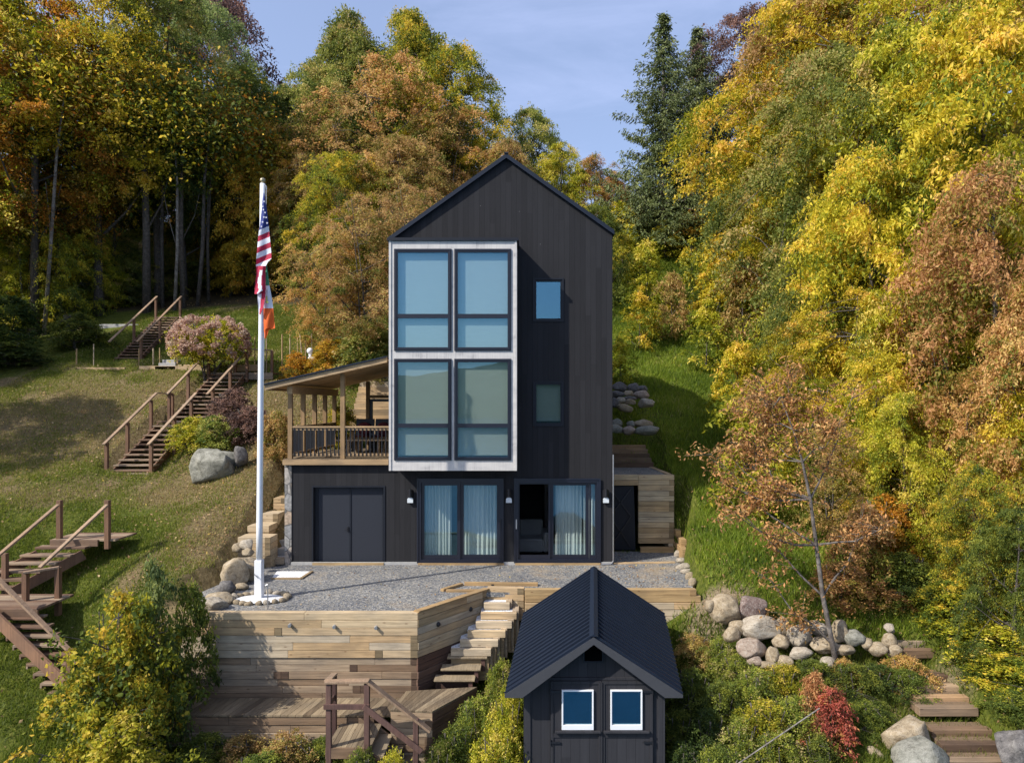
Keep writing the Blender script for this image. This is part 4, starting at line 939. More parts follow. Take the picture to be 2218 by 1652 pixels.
# near left stair: flight A down to a landing, flight B down to the right
xa_, ya_, za_ = wx(110, 16.4), -1.6, 0.98
stA = stair('near red-brown stair climbing from the half-way landing to the top lawn', xa_-1.25, ya_-1.2, za_-0.84, 6, 0.21, 0.2, 0.14, 1.15, 0.0)
m = MB()
for i in range(6): m.box(xa_, xa_+1.55, ya_+i*0.15, ya_+0.142+i*0.15, za_-0.045, za_)
m.box(xa_, xa_+1.15, ya_-0.04, ya_-0.002, za_-0.16, za_); m.build('top_landing', M['stain'], stA, bevel=0.004)
for (px, y0, y1, d) in ((129, 1083, 1165, 16.5), (233, 1083, 1170, 16.4), (126, 1228, 1312, 14.9), (55.5, 1236, 1300, 14.7), (11, 1198, 1266, 15.5)):
    pst(stA, wx(px, d), d-18, wz(y1, d)-0.2, wz(y0, d), 0.105)
rail(stA, [P(126, 1093, 16.4), P(-10, 1208, 15.0)]); rail(stA, [P(232, 1093, 16.3), P(86, 1229, 14.8)]); rail(stA, [P(128, 1228, 14.9), P(50, 1240, 14.6)])
lnd = MB(); 
for i in range(9): lnd.box(wx(-60, 14.6), wx(118, 14.6), 14.15-18+i*0.12, 14.15-18+i*0.12+0.114, -0.05, 0.0)
lnd.box(wx(-60, 14.6), wx(118, 14.6), 14.10-18, 14.145-18, -0.2, 0.0); lnd.build('half_landing', M['stain'], stA, bevel=0.003)
stB = thing('hillside_stair', 'near red-brown stair running down from the half-way landing behind the leafy bush', 'stairs', tuple(P(80, 1420, 14)))
for i in range(9):
    z = -0.17 - 0.158*i; x0 = wx(-12, 14.1) + 0.2*i; y0 = -3.95 - 0.085*i
    m = MB(); m.box(x0, x0+0.95, y0, y0+0.13, z-0.045, z); m.box(x0, x0+0.95, y0+0.137, y0+0.27, z-0.045, z); m.box(x0-0.0, x0+0.04, y0, y0+0.27, z-0.1, z-0.046)
    m.build('tread', M['stain'], stB, bevel=0.004)
m = MB(); m.beam(P(-25, 1322, 14.0), P(152, 1492, 13.3), 0.05, 0.27); m.build('stringer', M['stain_z'], stB)
q_ = P(151, 1405, 13.35); pst(stB, q_.x, q_.y, q_.z-0.95, q_.z, 0.10)
rail(stB, [P(-10, 1248, 14.0), P(153, 1411, 13.35)])
# grey plank fence and garden edge behind the near stair
gf = thing('plank_wall', 'low grey upright plank wall behind the near stair at the edge of the frame', 'wall', tuple(P(40, 1440, 14.6)))
m = MB(); 
for i in range(20):
    x = wx(-120, 14.8)+i*0.105; m.box(x, x+0.10, -3.2, -3.16, wz(1440, 14.8), wz(1372, 14.8)+random.uniform(-0.02, 0.02))
m.build('planks', M['plank_grey'], gf)

# ------------------------------------------------------------------ stair and walls beside the stone corner
sd_ = thing('side_stair', 'narrow stone-tread stair between the stone corner and the stepped timber wall', 'stairs', (-6.75, 0.3, 0))
for i in range(9):
    z = 0.17*(i+1); y = 0.02 + 0.32*i
    m = MB(); m.box(-7.02+0.01*i, -6.55, y, y+0.14, z-0.17, z, 0.5); m.build('step', M['timber_y'] if i == 0 else M['concrete'], sd_, bevel=0.006)
    m = MB(); m.box(-7.02, -6.55, y+0.142, y+0.36, z-0.3, z-0.008, 0.5); m.build('pebble_fill', M['white_gravel'] if i < 2 else M['gravel'], sd_)
w3 = thing('timber_retaining_wall', 'pale timber wall stepping up the lawn beside the stone corner', 'wall', (-7.3, 0, 0))
timber_run('corner_block', (wx(515, 17.7), -0.3), (wx(586, 17.7), -0.3), wz(1163, 17.7), 5, 0.165, M['timber'], w3, 41, seg=1.4, dead=0.1, depth=0.5)
for k, (y, z) in enumerate(((0.25, 0.98), (0.9, 1.2), (1.5, 1.55), (2.1, 1.9), (2.7, 2.2))):
    timber_run('step_block', (-7.62+0.11*k, y), (-7.04, y), z, 4, 0.165, M['timber'], w3, 42+k, seg=1.2, dead=0, depth=0.62)
wp = thing('white_pebble_bed', 'small bed of white pebbles in a timber edge at the foot of the side stair', 'bed', (-6.6, -0.5, 0))
pA, pB, pC, pD = P(588, 1247, 16.5), P(652, 1247, 16.5), P(676, 1231, 17.2), P(600, 1230, 17.2)
m = MB(); m.poly_prism([(p.x, p.y, 0.022) for p in (pA, pB, pC, pD)], (0, 0, -0.05), 0.5); m.build('pebbles', M['white_gravel'], wp)
m = MB(); m.beam((pA.x, pA.y, 0.0), (pB.x, pB.y, 0.0), 0.07, 0.07); m.beam((pB.x, pB.y, 0.001), (pC.x, pC.y, 0.001), 0.07, 0.07); m.build('edging', M['timber'], wp)

# ------------------------------------------------------------------ timber store on the right
rc = thing('timber_root_cellar', 'small timber walled store with a dark plank door beside the house', 'outbuilding', (3.1, 1.6, 0))
cz = 2.2; xr = 4.08
timber_run('front_wall', (wx(1383, 19.6), 1.62), (xr, 1.62), cz, 13, 0.152, M['timber'], rc, 51, seg=1.6, dead=0.22, depth=0.15)
m = MB(); m.box(2.14, wx(1383, 19.6)-0.005, 1.62, 1.77, cz-0.305, cz-0.155, 0.4); m.box(2.14, wx(1383, 19.6)-0.005, 1.62, 1.77, cz-0.15, cz, 0.7); m.build('lintel', M['timber'], rc, bevel=0.005)
timber_run('side_wall', (xr, 1.64), (xr-0.15, 4.2), cz, 14, 0.152, M['timber'], rc, 52, seg=2.6, depth=0.15)
m = MB(); m.poly_prism([(2.2, 1.72, 0.02), (wx(1378, 19.6), 1.70, 0.02), (wx(1374, 19.6), 1.70, 1.87), (2.2, 1.72, 1.87)], (0, 0.05, 0), 0.5)
dr = m.build('door', M['doorpaint'] if False else M['trim'], rc)
m = MB()
for a0, a1 in (((2.25, 1.69, 0.1), (2.85, 1.69, 1.0)), ((2.85, 1.69, 1.0), (2.25, 1.69, 1.8)), ((2.85, 1.69, 0.1), (2.25, 1.69, 1.0)), ((2.25, 1.69, 1.0), (2.85, 1.69, 1.8))): m.beam(a0, a1, 0.03, 0.07, up=(0, 1, 0))
m.build('door_brace', M['darkmetal'], dr)
m = MB(); m.box(2.14, xr-0.2, 1.78, 4.1, cz-0.1, cz-0.02, 0.5); m.build('gravel_roof', M['gravel'], rc)
m = MB(); m.box(wx(1388, 19.4), wx(1466, 19.4), 1.44, 1.60, -0.02, 0.15); m.box(wx(1466, 19.2), wx(1466, 19.2)+0.16, 0.5, 1.6, -0.05, 0.3); m.box(wx(1470, 19.2), wx(1470, 19.2)+0.16, 0.9, 1.6, 0.3, 0.48); m.box(wx(1466, 19.2), wx(1466, 19.2)+0.14, 1.3, 1.61, 0.48, 0.66)
m.build('plinth_timber', M['timber_new'], rc, bevel=0.005)
ts = thing('timber_steps', 'dark shaded timber steps rising above the timber store', 'steps', (3.0, 4.3, 2.2))
for i in range(5):
    z = cz + 0.13*(i+1); m = MB(); m.box(2.13, wx(1418, 22)-0.03*i, 4.2+0.2*i, 4.36+0.2*i, z-0.16, z); m.build('step', M['timber_old'], ts, bevel=0.004)
m = MB(); m.beam((2.13, 0.07, 0.01), (wx(1462, 18.2), 0.2, 0.01), 0.08, 0.05); tag(m.build('timber_edging', M['timber'], bevel=0.004), 'thin timber edging strip crossing the gravel in front of the timber store', 'edging')

# ------------------------------------------------------------------ flagpole and flags
fpd = CZ*F/(1297-CY); fx = wx(561.5, fpd); fy = fpd - 18
fp = thing('flagpole', 'tall white flagpole with a gold ball, standing in a ring of stones on the gravel', 'flagpole', (fx, fy, 0))
zp = lambda y: wz(y, fpd)
m = MB(); s = 0.078; s2 = 0.058
z0, z1 = 0.0, zp(1215)
m.box(fx-s, fx+s, fy-s, fy+s, z0, z1, 0.5)
m.poly_prism([(fx-s, fy-s, z1), (fx+s, fy-s, z1), (fx+s, fy+s, z1), (fx-s, fy+s, z1)], (0, 0, 0.03), 0.5)
m.build('sleeve', M['white'], fp, bevel=0.008)
m = MB(); tx = wx(569, fpd)
pts = [(fx+(tx-fx)*t, fy, z1+0.02+(zp(400)-z1)*t) for t in np.linspace(0, 1, 12)]
m.tube(pts, [0.066-0.012*t for t in np.linspace(0, 1, 12)], 16, 0.5); m.build('pole', M['white'], fp, smooth=True)
m = MB(); m.ball((tx, fy, zp(391)), 0.058, seg=16, rings=10); m.tube([(tx, fy, zp(401)), (tx, fy, zp(395))], 0.018, 8); m.build('finial', M['gold'], fp, smooth=True)
m = MB(); m.tube([(tx, fy-0.01, zp(404)), (tx+0.05, fy-0.02, zp(402)), (tx+0.085, fy-0.03, zp(404)), (tx+0.095, fy-0.03, zp(412))], 0.012, 6); m.build('truck', M['metal'], fp)
m = MB(); m.tube([(tx+0.092, fy-0.03, zp(412)), (fx+0.10, fy-0.04, zp(900)), (fx+0.08, fy-0.07, zp(1245))], 0.004, 5); m.build('halyard', M['metal'], fp)
m = MB(); m.tube([(fx-0.02, fy-0.08, zp(1244)), (fx-0.02, fy-0.12, zp(1244))], 0.008, 6); m.tube([(fx-0.06, fy-0.12, zp(1240)), (fx+0.03, fy-0.12, zp(1249))], 0.01, 6); m.build('cleat', M['metal'], fp)

def cmat(name, col, rough=0.75):
    m, nt, b = newmat(name); b.inputs['Base Color'].default_value = (*col, 1); b.inputs['Roughness'].default_value = rough
    tr = N(nt, 'ShaderNodeBsdfTranslucent'); tr.inputs[0].default_value = (*col, 1); mx = N(nt, 'ShaderNodeMixShader'); mx.inputs[0].default_value = 0.2
    L(nt, b.outputs[0], mx.inputs[1]); L(nt, tr.outputs[0], mx.inputs[2]); L(nt, mx.outputs[0], nt.nodes['Material Output'].inputs[0]); return m
FM = [cmat('flag_white', (0.72, 0.72, 0.78)), cmat('flag_red', (0.42, 0.012, 0.05)), cmat('flag_blue', (0.02, 0.035, 0.19)), cmat('flag_green', (0.03, 0.20, 0.11)), cmat('flag_orange', (0.80, 0.13, 0.015)), cmat('flag_yellow', (0.45, 0.45, 0.08))]
# outline is given in a tracing grid: column, row -> survey units
def tr_(c, r): return ((560 + c/3.59)/1.1271, (400 + r/3.59)/1.1271)
def cloth(m, outline, colour, depth, nu=14, nv=70, amp=0.03, fold=2.5, ph=0.0):
    """outline: [(row, left, right)]; colour(c, r, u) -> material index"""
    rws = [o[0] for o in outline]; ls = [o[1] for o in outline]; rs = [o[2] for o in outline]
    V_, F_, mi = [], [], []
    rr = np.linspace(rws[0], rws[-1], nv+1)
    for r in rr:
        l, q = np.interp(r, rws, ls), np.interp(r, rws, rs)
        for i in range(nu+1):
            u = i/nu; c = l+(q-l)*u; px, py = tr_(c, r)
            dd_ = depth + amp*math.sin(u*fold*math.pi+ph+r*0.006) + 0.01*math.sin(r*0.03+u*4)
            V_.append(P(px, py, dd_))
    b = len(m.v); m.v += [tuple(p) for p in V_]
    for j in range(nv):
        for i in range(nu):
            a = j*(nu+1)+i; m.f.append((b+a, b+a+1, b+a+nu+2, b+a+nu+1)); m.t.append(0.5)
            r = (rr[j]+rr[j+1])/2; u = (i+0.5)/nu; c = np.interp(r, rws, ls)*(1-u)+np.interp(r, rws, rs)*u
            m.m.append(colour(c, r, u))
fd = fpd - 0.13
def us_col(c, r, u):
    k = r + (c-235)*0.42            # bands rise to the right
    if k < 592 - 0: return 2
    return 0 if int((k-592)//48.5) % 2 == 0 else 1
m = MB()
cloth(m, [(255, 300, 306), (320, 290, 318), (400, 283, 328), (540, 268, 345), (600, 257, 350), (700, 247, 360), (790, 240, 368), (830, 236, 368), (862, 234, 335), (900, 232, 318)], us_col, fd, 26, 150, 0.03, 1.6)
def fold_col(c, r, u): return [1, 0, 1][min(2, int((u+0.1*math.sin(r*0.02))*3))] if r > 930 else 1
cloth(m, [(895, 232, 318), (960, 238, 316), (1050, 226, 318), (1110, 222, 320), (1140, 220, 270)], fold_col, fd-0.03, 14, 40, 0.03, 2.0, 1.0)
cloth(m, [(1100, 246, 318), (1180, 248, 312), (1260, 252, 298), (1320, 258, 272)], lambda c, r, u: 0 if (u+(r-1100)*0.0012) < 0.55 else 1, fd+0.0, 10, 30, 0.02, 1.2)
for (sc, sr) in ((303, 330), (291, 374), (312, 427), (302, 467), (290, 510), (330, 519), (280, 550), (297, 402), (322, 470)):
    px, py = tr_(sc, sr); p = P(px, py, fd-0.062); R5 = 0.026
    m.add([(p.x+R5*(1 if i % 2 == 0 else 0.42)*math.sin(i*math.pi/5), p.y, p.z+R5*(1 if i % 2 == 0 else 0.42)*math.cos(i*math.pi/5)) for i in range(10)], [tuple(range(10))], 0.5, 0)
uf = m.build('flag', FM)
tag(uf, 'red, white and blue flag with white stars hanging in folds from the flagpole', 'flag')
m = MB()
def ir_col(c, r, u): return 3 if r < 1064 else (0 if r < 1262-0.0*(c) else 4)
cloth(m, [(868, 305, 325), (960, 306, 338), (1065, 300, 352), (1160, 300, 370), (1260, 300, 384), (1350, 300, 392), (1440, 302, 400), (1452, 302, 345), (1530, 310, 322)], ir_col, fpd-0.07, 14, 80, 0.022, 1.8, 0.6)
for (c0, c1, r0, r1) in ((322, 332, 1158, 1205), (316, 340, 1205, 1218)):
    qs = [tr_(c0, r0), tr_(c1, r0), tr_(c1, r1), tr_(c0, r1)]; m.add([P(a, b2, fpd-0.115) for a, b2 in qs], [(0, 1, 2, 3)], 0.5, 5)
tag(m.build('flag', FM), 'green, white and orange flag hanging behind the starred flag', 'flag')

# ------------------------------------------------------------------ shed
SX = 0.0907; sd0 = 11.5
she = thing('black_shed', 'black gabled shed with two white framed windows and a ribbed metal roof', 'shed', (wx(1287, 11.8), -6.0, -2.95))
rx0 = wx(1286, sd0); ry0 = sd0-18
zr0, ze0 = wz(1379, sd0), wz(1503, sd0); hw = (wx(1478, sd0)-wx(1092, sd0))/2
rise = (wz(1230, 14.5) - zr0) / 3.0
def S_(u, v, w_): return (rx0+u+SX*v, ry0+v, w_+rise*v)       # roof frame: across, back, height
LEN = 3.0; zs = lambda u: zr0 - (zr0-ze0)*abs(u)/hw
m = MB(); Tm = MB()
for s in (-1, 1):
    m.add([S_(0,0,zr0), S_(s*hw,0,ze0), S_(s*hw,LEN,ze0), S_(0,LEN,zr0), S_(0,0,zr0-0.03), S_(s*hw,0,ze0-0.03), S_(s*hw,LEN,ze0-0.03), S_(0,LEN,zr0-0.03)],
          [(0,1,2,3),(4,7,6,5),(0,4,5,1),(1,5,6,2),(2,6,7,3),(3,7,4,0)], 0.5)
    nr = 21
    for i in range(nr):
        v = 0.03 + (LEN-0.06)*i/(nr-1)
        m.beam(S_(s*0.04, v, zr0+0.0), S_(s*hw, v, ze0+0.006), 0.022, 0.034, 0.5)
shroof = m.build('roof', M['roofmetal'], she)
m = MB()
m.add([S_(0,-0.01,zr0+0.045), S_(-0.075,-0.01,zr0+0.01), S_(0.075,-0.01,zr0+0.01), S_(0,LEN,zr0+0.045), S_(-0.075,LEN,zr0+0.01), S_(0.075,LEN,zr0+0.01)], [(0,1,4,3),(0,3,5,2),(0,2,1),(3,4,5)], 0.5)
m.build('ridge_cap', M['roofmetal'], shroof)
m = MB()
for s in (-1, 1):
    m.poly_prism([(rx0, ry0-0.012, zr0-0.005), (rx0+s*hw, ry0-0.012, ze0-0.005), (rx0+s*hw, ry0-0.012, ze0-0.055), (rx0+s*(hw-0.30), ry0-0.012, ze0-0.055) if True else 0, (rx0, ry0-0.012, zr0-0.125)], (0, 0.03, 0), 0.5)
m.build('fascia', M['soffit_dark'], she)
m = MB()
for s in (-1, 1):
    m.add([S_(0,0.02,zr0-0.04), S_(s*(hw-0.01),0.02,ze0-0.04), S_(s*(hw-0.01),LEN-0.02,ze0-0.04), S_(0,LEN-0.02,zr0-0.04)], [(0,1,2,3)], 0.5)
m.build('soffit', M['shedwood'], she)
wd = 11.8; wy = wd-18; wx0, wx1 = wx(1135.5, wd), wx(1438.5, wd)
zwall = lambda x: zs(x-rx0-SX*0.3)-0.045
m = MB()
dxl, dxr, dzt = wx(1192.5, wd), wx(1413, wd), wz(1472, wd)
pts = [(wx0, wy, -2.95), (wx1, wy, -2.95), (wx1, wy, zwall(wx1)), (rx0+SX*0.3, wy, zr0-0.05), (wx0, wy, zwall(wx0))]
m.add([(p[0], p[1], p[2]) for p in pts], [(0,1,2,3,4)], 0.5)
B2 = 2.4
m.add([(wx0,wy,-2.95),(wx0,wy,zwall(wx0)),(wx0+SX*B2,wy+B2,zwall(wx0)+rise*B2),(wx0+SX*B2,wy+B2,-2.95)], [(0,1,2,3)], 0.5)
m.add([(wx1,wy,-2.95),(wx1,wy,zwall(wx1)),(wx1+SX*B2,wy+B2,zwall(wx1)+rise*B2),(wx1+SX*B2,wy+B2,-2.95)], [(0,3,2,1)], 0.5)
m.add([(wx0+SX*B2,wy+B2,-2.95),(wx1+SX*B2,wy+B2,-2.95),(wx1+SX*B2,wy+B2,zwall(wx1)+rise*B2),(rx0+SX*B2,wy+B2,zr0+rise*B2),(wx0+SX*B2,wy+B2,zwall(wx0)+rise*B2)], [(4,3,2,1,0)], 0.5)
m.build('wall', M['shedwood'], she)
m = MB(); m.box(wx0-0.012, wx0+0.11, wy-0.02, wy-0.001, -2.95, zwall(wx0+0.1)-0.02, 0.5); m.box(wx1-0.11, wx1+0.012, wy-0.02, wy-0.001, -2.95, zwall(wx1-0.1)-0.02, 0.5)
m.box(dxl-0.02, dxr+0.02, wy-0.022, wy-0.001, dzt, dzt+0.05, 0.5); m.build('corner_board', M['shedwood'], she, bevel=0.003)
vx0, vx1, vz0, vz1 = wx(1262.6, wd), wx(1306.9, wd), wz(1433, wd), wz(1383, wd)
m = MB(); frame_rect(m, vx0, vx1, vz0, vz1, wy-0.03, wy-0.001, 0.025)
vent = m.build('vent', M['trim'], she); m = MB()
for i in range(6): m.poly_prism([(vx0+0.026, wy-0.022, vz0+0.03+i*0.055), (vx1-0.026, wy-0.022, vz0+0.03+i*0.055), (vx1-0.026, wy-0.003, vz0+0.07+i*0.055), (vx0+0.026, wy-0.003, vz0+0.07+i*0.055)], (0, 0, -0.006), 0.5)
m.build('louvre', M['void'], vent)
m = MB(); m.box(vx0+0.02, vx1-0.02, wy-0.0025, wy-0.0012, vz0+0.02, vz1-0.02, 0.5); m.build('vent_opening', M['void'], vent)
dm = wx(1302.5, wd)
wins = [(wx(1216.5, wd), wx(1285.2, wd)), (wx(1321.5, wd), wx(1390.4, wd))]
for k, (x0, x1) in enumerate(((dxl, dm-0.006), (dm+0.006, dxr))):
    m = MB(); n = 8; a, b_ = wins[k]; zt_, zb3 = wz(1490.7, wd), wz(1576.5, wd)
    wall_holes(m, x0, x1, -2.9, dzt-0.004, wy-0.03, 0.028, [(a+0.01, b_-0.01, zb3+0.01, zt_-0.01)])
    frame_rect(m, x0, x1, -2.9, dzt-0.004, wy-0.045, wy-0.031, 0.05)
    m.box(x0+0.051, x1-0.051, wy-0.043, wy-0.031, zb3-0.14, zb3-0.07, 0.5)
    sdr = m.build('door', M['shedwood'], she)
    m = MB(); frame_rect(m, a, b_, zb3, zt_, wy-0.065, wy-0.005, 0.026, bottom=0.085); wf = m.build('window_frame', M['white'], sdr, bevel=0.003)
    m = MB(); m.box(a+0.026, b_-0.026, wy-0.03, wy-0.026, zb3+0.085, zt_-0.026, 0.5); m.build('pane', M['glass_shed'], sdr)
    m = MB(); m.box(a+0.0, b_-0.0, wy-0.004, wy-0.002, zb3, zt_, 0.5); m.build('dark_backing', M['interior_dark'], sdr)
    m = MB(); m.box(a-0.12, b_+0.12, wy-0.10, wy-0.046, zb3-0.045, zb3-0.012, 0.5); m.build('sill', M['shedwood'], sdr, bevel=0.003)
    for zz in (dzt-0.18, zb3-0.22):
        m = MB(); hx = x0 if k == 0 else x1; sg = 1 if k == 0 else -1
        m.beam((hx, wy-0.052, zz), (hx+sg*0.16, wy-0.052, zz), 0.012, 0.035, up=(0, 0, 1)); m.tube([(hx, wy-0.056, zz-0.05), (hx, wy-0.056, zz+0.05)], 0.01, 6); m.build('hinge', M['darkmetal'], sdr)
m = MB(); m.box(dm-0.05, dm+0.012, wy-0.06, wy-0.046, -2.9, dzt-0.02, 0.5); m.box(dxl+0.001, dm-0.055, wy-0.02, wy-0.0005, dzt+0.051, dzt+0.052, 0.5); m.build('door_strip', M['shedwood'], she, bevel=0.003)

# ------------------------------------------------------------------ rocks
def ico(sub):
    bm = bmesh.new(); bmesh.ops.create_icosphere(bm, subdivisions=sub, radius=1)
    v = np.array([tuple(x.co) for x in bm.verts]); f = np.array([[x.index for x in q.verts] for q in bm.faces]); bm.free(); return v, f
ICO3, ICO2, ICO4 = ico(3), ico(2), ico(4)
def rock_mesh(seed, lod, ang=0.4, fine=0.09):
    v, f = {2: ICO2, 3: ICO3, 4: ICO4}[lod]; r = random.Random(seed); off = Vector((r.uniform(-50, 50), r.uniform(-50, 50), r.uniform(-50, 50)))
    planes = [(Vector((r.gauss(0,1), r.gauss(0,1), r.gauss(0,1))).normalized(), r.uniform(0.62, 0.92)) for _ in range(11)]
    out = []
    for p in v:
        p = Vector(p)
        k = 1 + ang*noise.noise(p*0.9+off) + fine*noise.fractal(p*3+off, 1, 2, 3)
        q = p*k
        for nrm, dd_ in planes:
            e = q.dot(nrm) - dd_
            if e > 0: q -= nrm*e*0.88
        out.append(q)
    me = np_mesh('rock', np.array([tuple(q) for q in out]), f, None, 3)
    me.polygons.foreach_set('use_smooth', np.ones(len(f), dtype=bool)); return me
RK = [rock_mesh(s, 3) for s in range(10)]; RKB = [rock_mesh(s+40, 4) for s in range(6)]; RKS = [rock_mesh(s+80, 2) for s in range(6)]
for me in RK+RKB+RKS: me.materials.append(M['rock_tan'])
def rock(px, py, rx, ry, d, mat, label, group=None, big=False, small=False, name='boulder', flat=0.85, rot=None, seed=None, cat=None):
    """px,py centre and rx,ry half extents in survey units at distance d"""
    r = random.Random(seed if seed is not None else int(px*13+py*7))
    me = r.choice(RKB if big else RKS if small else RK)
    o = bpy.data.objects.new(name, me); COL.objects.link(o)
    o.location = P(px, py, d); sx, sz = rx*d/F*1.12, ry*d/F*1.12
    o.scale = (sx, (sx+sz)/2*flat, sz); o.rotation_euler = (r.uniform(-0.15, 0.15), rot if rot is not None else r.uniform(-0.12, 0.12), r.choice((0, math.pi)) + r.uniform(-0.2, 0.2))
    o.material_slots[0].link = 'OBJECT'; o.material_slots[0].material = M[mat]
    return tag(o, label, cat or ('boulder' if not small else 'stone'), group)
rock(452, 1008, 42, 37, 20.3, 'rock_grey', 'huge grey boulder on the lawn beside the foot of the long stair', big=True, flat=0.7, seed=3, rot=-0.12)
rock(490, 1000, 36, 28, 20.7, 'rock_grey', 'mossy grey back half of the split boulder under the dark shrub', big=True, flat=0.7, seed=5)
rock(522, 989, 16, 22, 20.5, 'rock_dark', 'small dark boulder wedged between the huge boulder and the flagpole', seed=9)
bo = [o for o in COL.objects if o.name == 'boulder'][0]; bo.data = rock_mesh(77, 4, 0.55, 0.13); bo.data.materials.append(M['rock_grey']); bo.material_slots[0].link = 'OBJECT'; bo.material_slots[0].material = M['rock_grey']
G = 'boulders edging the patio below the flagpole'
rock(536, 1235, 29, 28, 16.4, 'rock_tan', 'tan boulder leaning on the corner of the timber block', G, big=True, seed=1)
rock(508, 1245, 29, 30, 16.0, 'rock_tan', 'largest rounded tan boulder on the patio edge, in front of the timber block', G, big=True, seed=2)
rock(491, 1275, 18, 17, 15.3, 'rock_dark', 'dark mottled rock below the largest tan patio boulder', G, seed=3)
rock(524, 1272, 15, 10, 15.6, 'rock_tan', 'small low stone tucked at the gravel side of the tan boulders', G, seed=4)
rock(473, 1296, 28, 16, 14.5, 'rock_tan', 'flat buff boulder behind the end of the pale timber wall', G, big=True, seed=6)
rock(457, 1310, 30, 17, 14.1, 'rock_pale', 'pale low boulder resting on the very end of the pale timber wall', G, big=True, seed=8)
rock(513, 1186, 12, 10, 17.3, 'rock_tan', 'small buff stone on the lawn beside the grey cobble', G, seed=11)
rock(533, 1180, 18, 11, 17.3, 'rock_pale', 'smooth grey cobble against the timber corner block', G, seed=12)
rock(537, 1197, 12, 9, 17.0, 'rock_tan', 'small mossy stone under the grey cobble', G, seed=13)
G = 'cobbles ringing the flagpole'
for i in range(22):
    a = 2*math.pi*(i+0.3)/22; p = Vector((fx+0.02+0.60*math.cos(a)+random.uniform(-0.02, 0.02), fy-0.02+0.42*math.sin(a), 0.03))
    d = p.y+18; px, py = CX+p.x*F/d, CY+(CZ-p.z)*F/d
    rock(px, py, random.uniform(7, 10), random.uniform(5.5, 7.5), d, random.choice(['rock_tan', 'rock_tan', 'rock_pale']), 'tan cobble in the ring of stones round the flagpole foot', G, small=True, name='cobble', seed=i)
nn = 40; m = MB(); m.add([(fx+0.02, fy-0.02, 0.05)]+[(fx+0.02+0.53*math.cos(2*math.pi*i/nn), fy-0.02+0.36*math.sin(2*math.pi*i/nn), 0.012) for i in range(nn)], [(0, i+1, (i+1) % nn+1) for i in range(nn)], 0.5)
tag(m.build('white_pebbles', M['white_gravel']), 'white pebbles filling the stone ring at the flagpole foot', 'pebbles', kind='stuff')
m = MB(); q_ = P(580, 1320, 14.05); m.tube([(q_.x, q_.y, -0.02), (q_.x, q_.y, 0.52)], 0.012, 8); m.tube([(q_.x-0.05, q_.y, 0.5), (q_.x+0.0, q_.y, 0.52)], 0.01, 6)
tag(m.build('metal_stake', M['metal']), 'thin grey metal stake standing beside the flagpole stone ring', 'stake')
G = 'pale stones along the gravel by the grass'
for i, (x, y, rx, ry, lb) in enumerate([(1470, 1200, 12, 8, 'highest pale stone of the gravel edge, under the timber plinth'), (1476, 1214, 12, 7, 'second pale stone of the gravel edge, next below the highest'), (1480, 1226, 14, 8, 'wide pale stone half-way down the gravel edge'), (1487, 1237, 13, 7, 'flat pale stone below the wide one on the gravel edge'),
        (1494, 1249, 12, 9, 'rounded pale stone close to the new timber wall top'), (1500, 1262, 11, 10, 'lowest tan stone at the end of the new timber wall top')]):
    rock(x, y, rx, ry, CZ*F/(y+4-CY), 'rock_pale' if i < 4 else 'rock_tan', lb, G, seed=i+30)
# dry stacked rock wall; centres in a tracing grid
G = 'rocks of the stacked wall below the grass bank'
def tw(c, r): return ((1700+c/3.697)/1.1271, (1450+r/3.697)/1.1271)
RW = [(120,110,45,55,'rock_tan','narrow tan rock touching the stepped end of the timber wall'),(270,150,122,108,'rock_tan','big square tan boulder next to the stepped timber wall end'),(500,125,112,98,'rock_vein','reddish boulder with pale veins at the top of the rock wall'),
(560,312,158,92,'rock_pale','large pale oval boulder under the veined boulder'),(765,300,66,88,'rock_tan','upright tan boulder between the large pale oval one and the pale round one'),(935,372,104,106,'rock_pale','pale round grey-green boulder in the middle of the rock wall'),
(1110,322,76,56,'rock_pale','white-grey pitted boulder just before the thin tree trunk'),(1290,340,74,84,'rock_tan','tan boulder just past the thin tree trunk'),(1420,402,88,62,'rock_grey','striped dark boulder past the thin tree in the rock wall'),
(1150,452,100,66,'rock_tan','flat tan boulder under the pitted white one'),(1330,500,88,42,'rock_tan','low flat rock partly buried past the trunk foot'),(490,482,114,84,'rock_pink','large pinkish boulder in the lower course of the rock wall'),
(315,362,62,66,'rock_tan','small shaded rock behind the wild weeds by the timber end'),(372,290,58,58,'rock_tan','tan infill rock between the big square boulder and the pale oval'),(690,562,64,68,'rock_tan','tan wedge-shaped rock to one side of the striped cobble'),
(800,612,70,54,'rock_tan','striped round cobble in the lowest course of the rock wall'),(945,532,88,48,'rock_pale','broad pale rock under the round grey-green boulder'),(760,432,68,54,'rock_tan','mossy rock in the hollow between two courses'),
(1640,502,74,54,'rock_tan','tan rock under the amber leaves near the timber steps'),(1750,420,70,58,'rock_tan','brownish rock at the end of the rock wall by the timber steps'),(1790,512,58,48,'rock_tan','tan rock closing the rock wall at the foot of the upper steps'),
(1745,312,44,38,'rock_pale','lone small pale rock on the leafy bank above the wall end'),(1050,262,54,28,'rock_tan','low brown rock on the bank above the pitted boulder'),(1190,612,78,42,'rock_pale','pale rock at the very foot of the thin tree'),
(525,602,56,46,'rock_pink','small pinkish rock under the large pinkish boulder'),(1540,452,56,46,'rock_tan','dark rock half hidden by amber leaves past the striped boulder'),(640,640,90,30,'rock_tan','low flat stone along the foot of the rock wall')]
for i, (c, r, rx, ry, mt, lb) in enumerate(RW):
    px, py = tw(c, r); k = 3.697*1.1271
    rock(px, py, rx/k*1.12, ry/k*1.12, 14.35-(r-110)/520*0.85, mt, lb, G, big=rx > 90, seed=i+200)
G = 'boulders at the foot of the timber path'
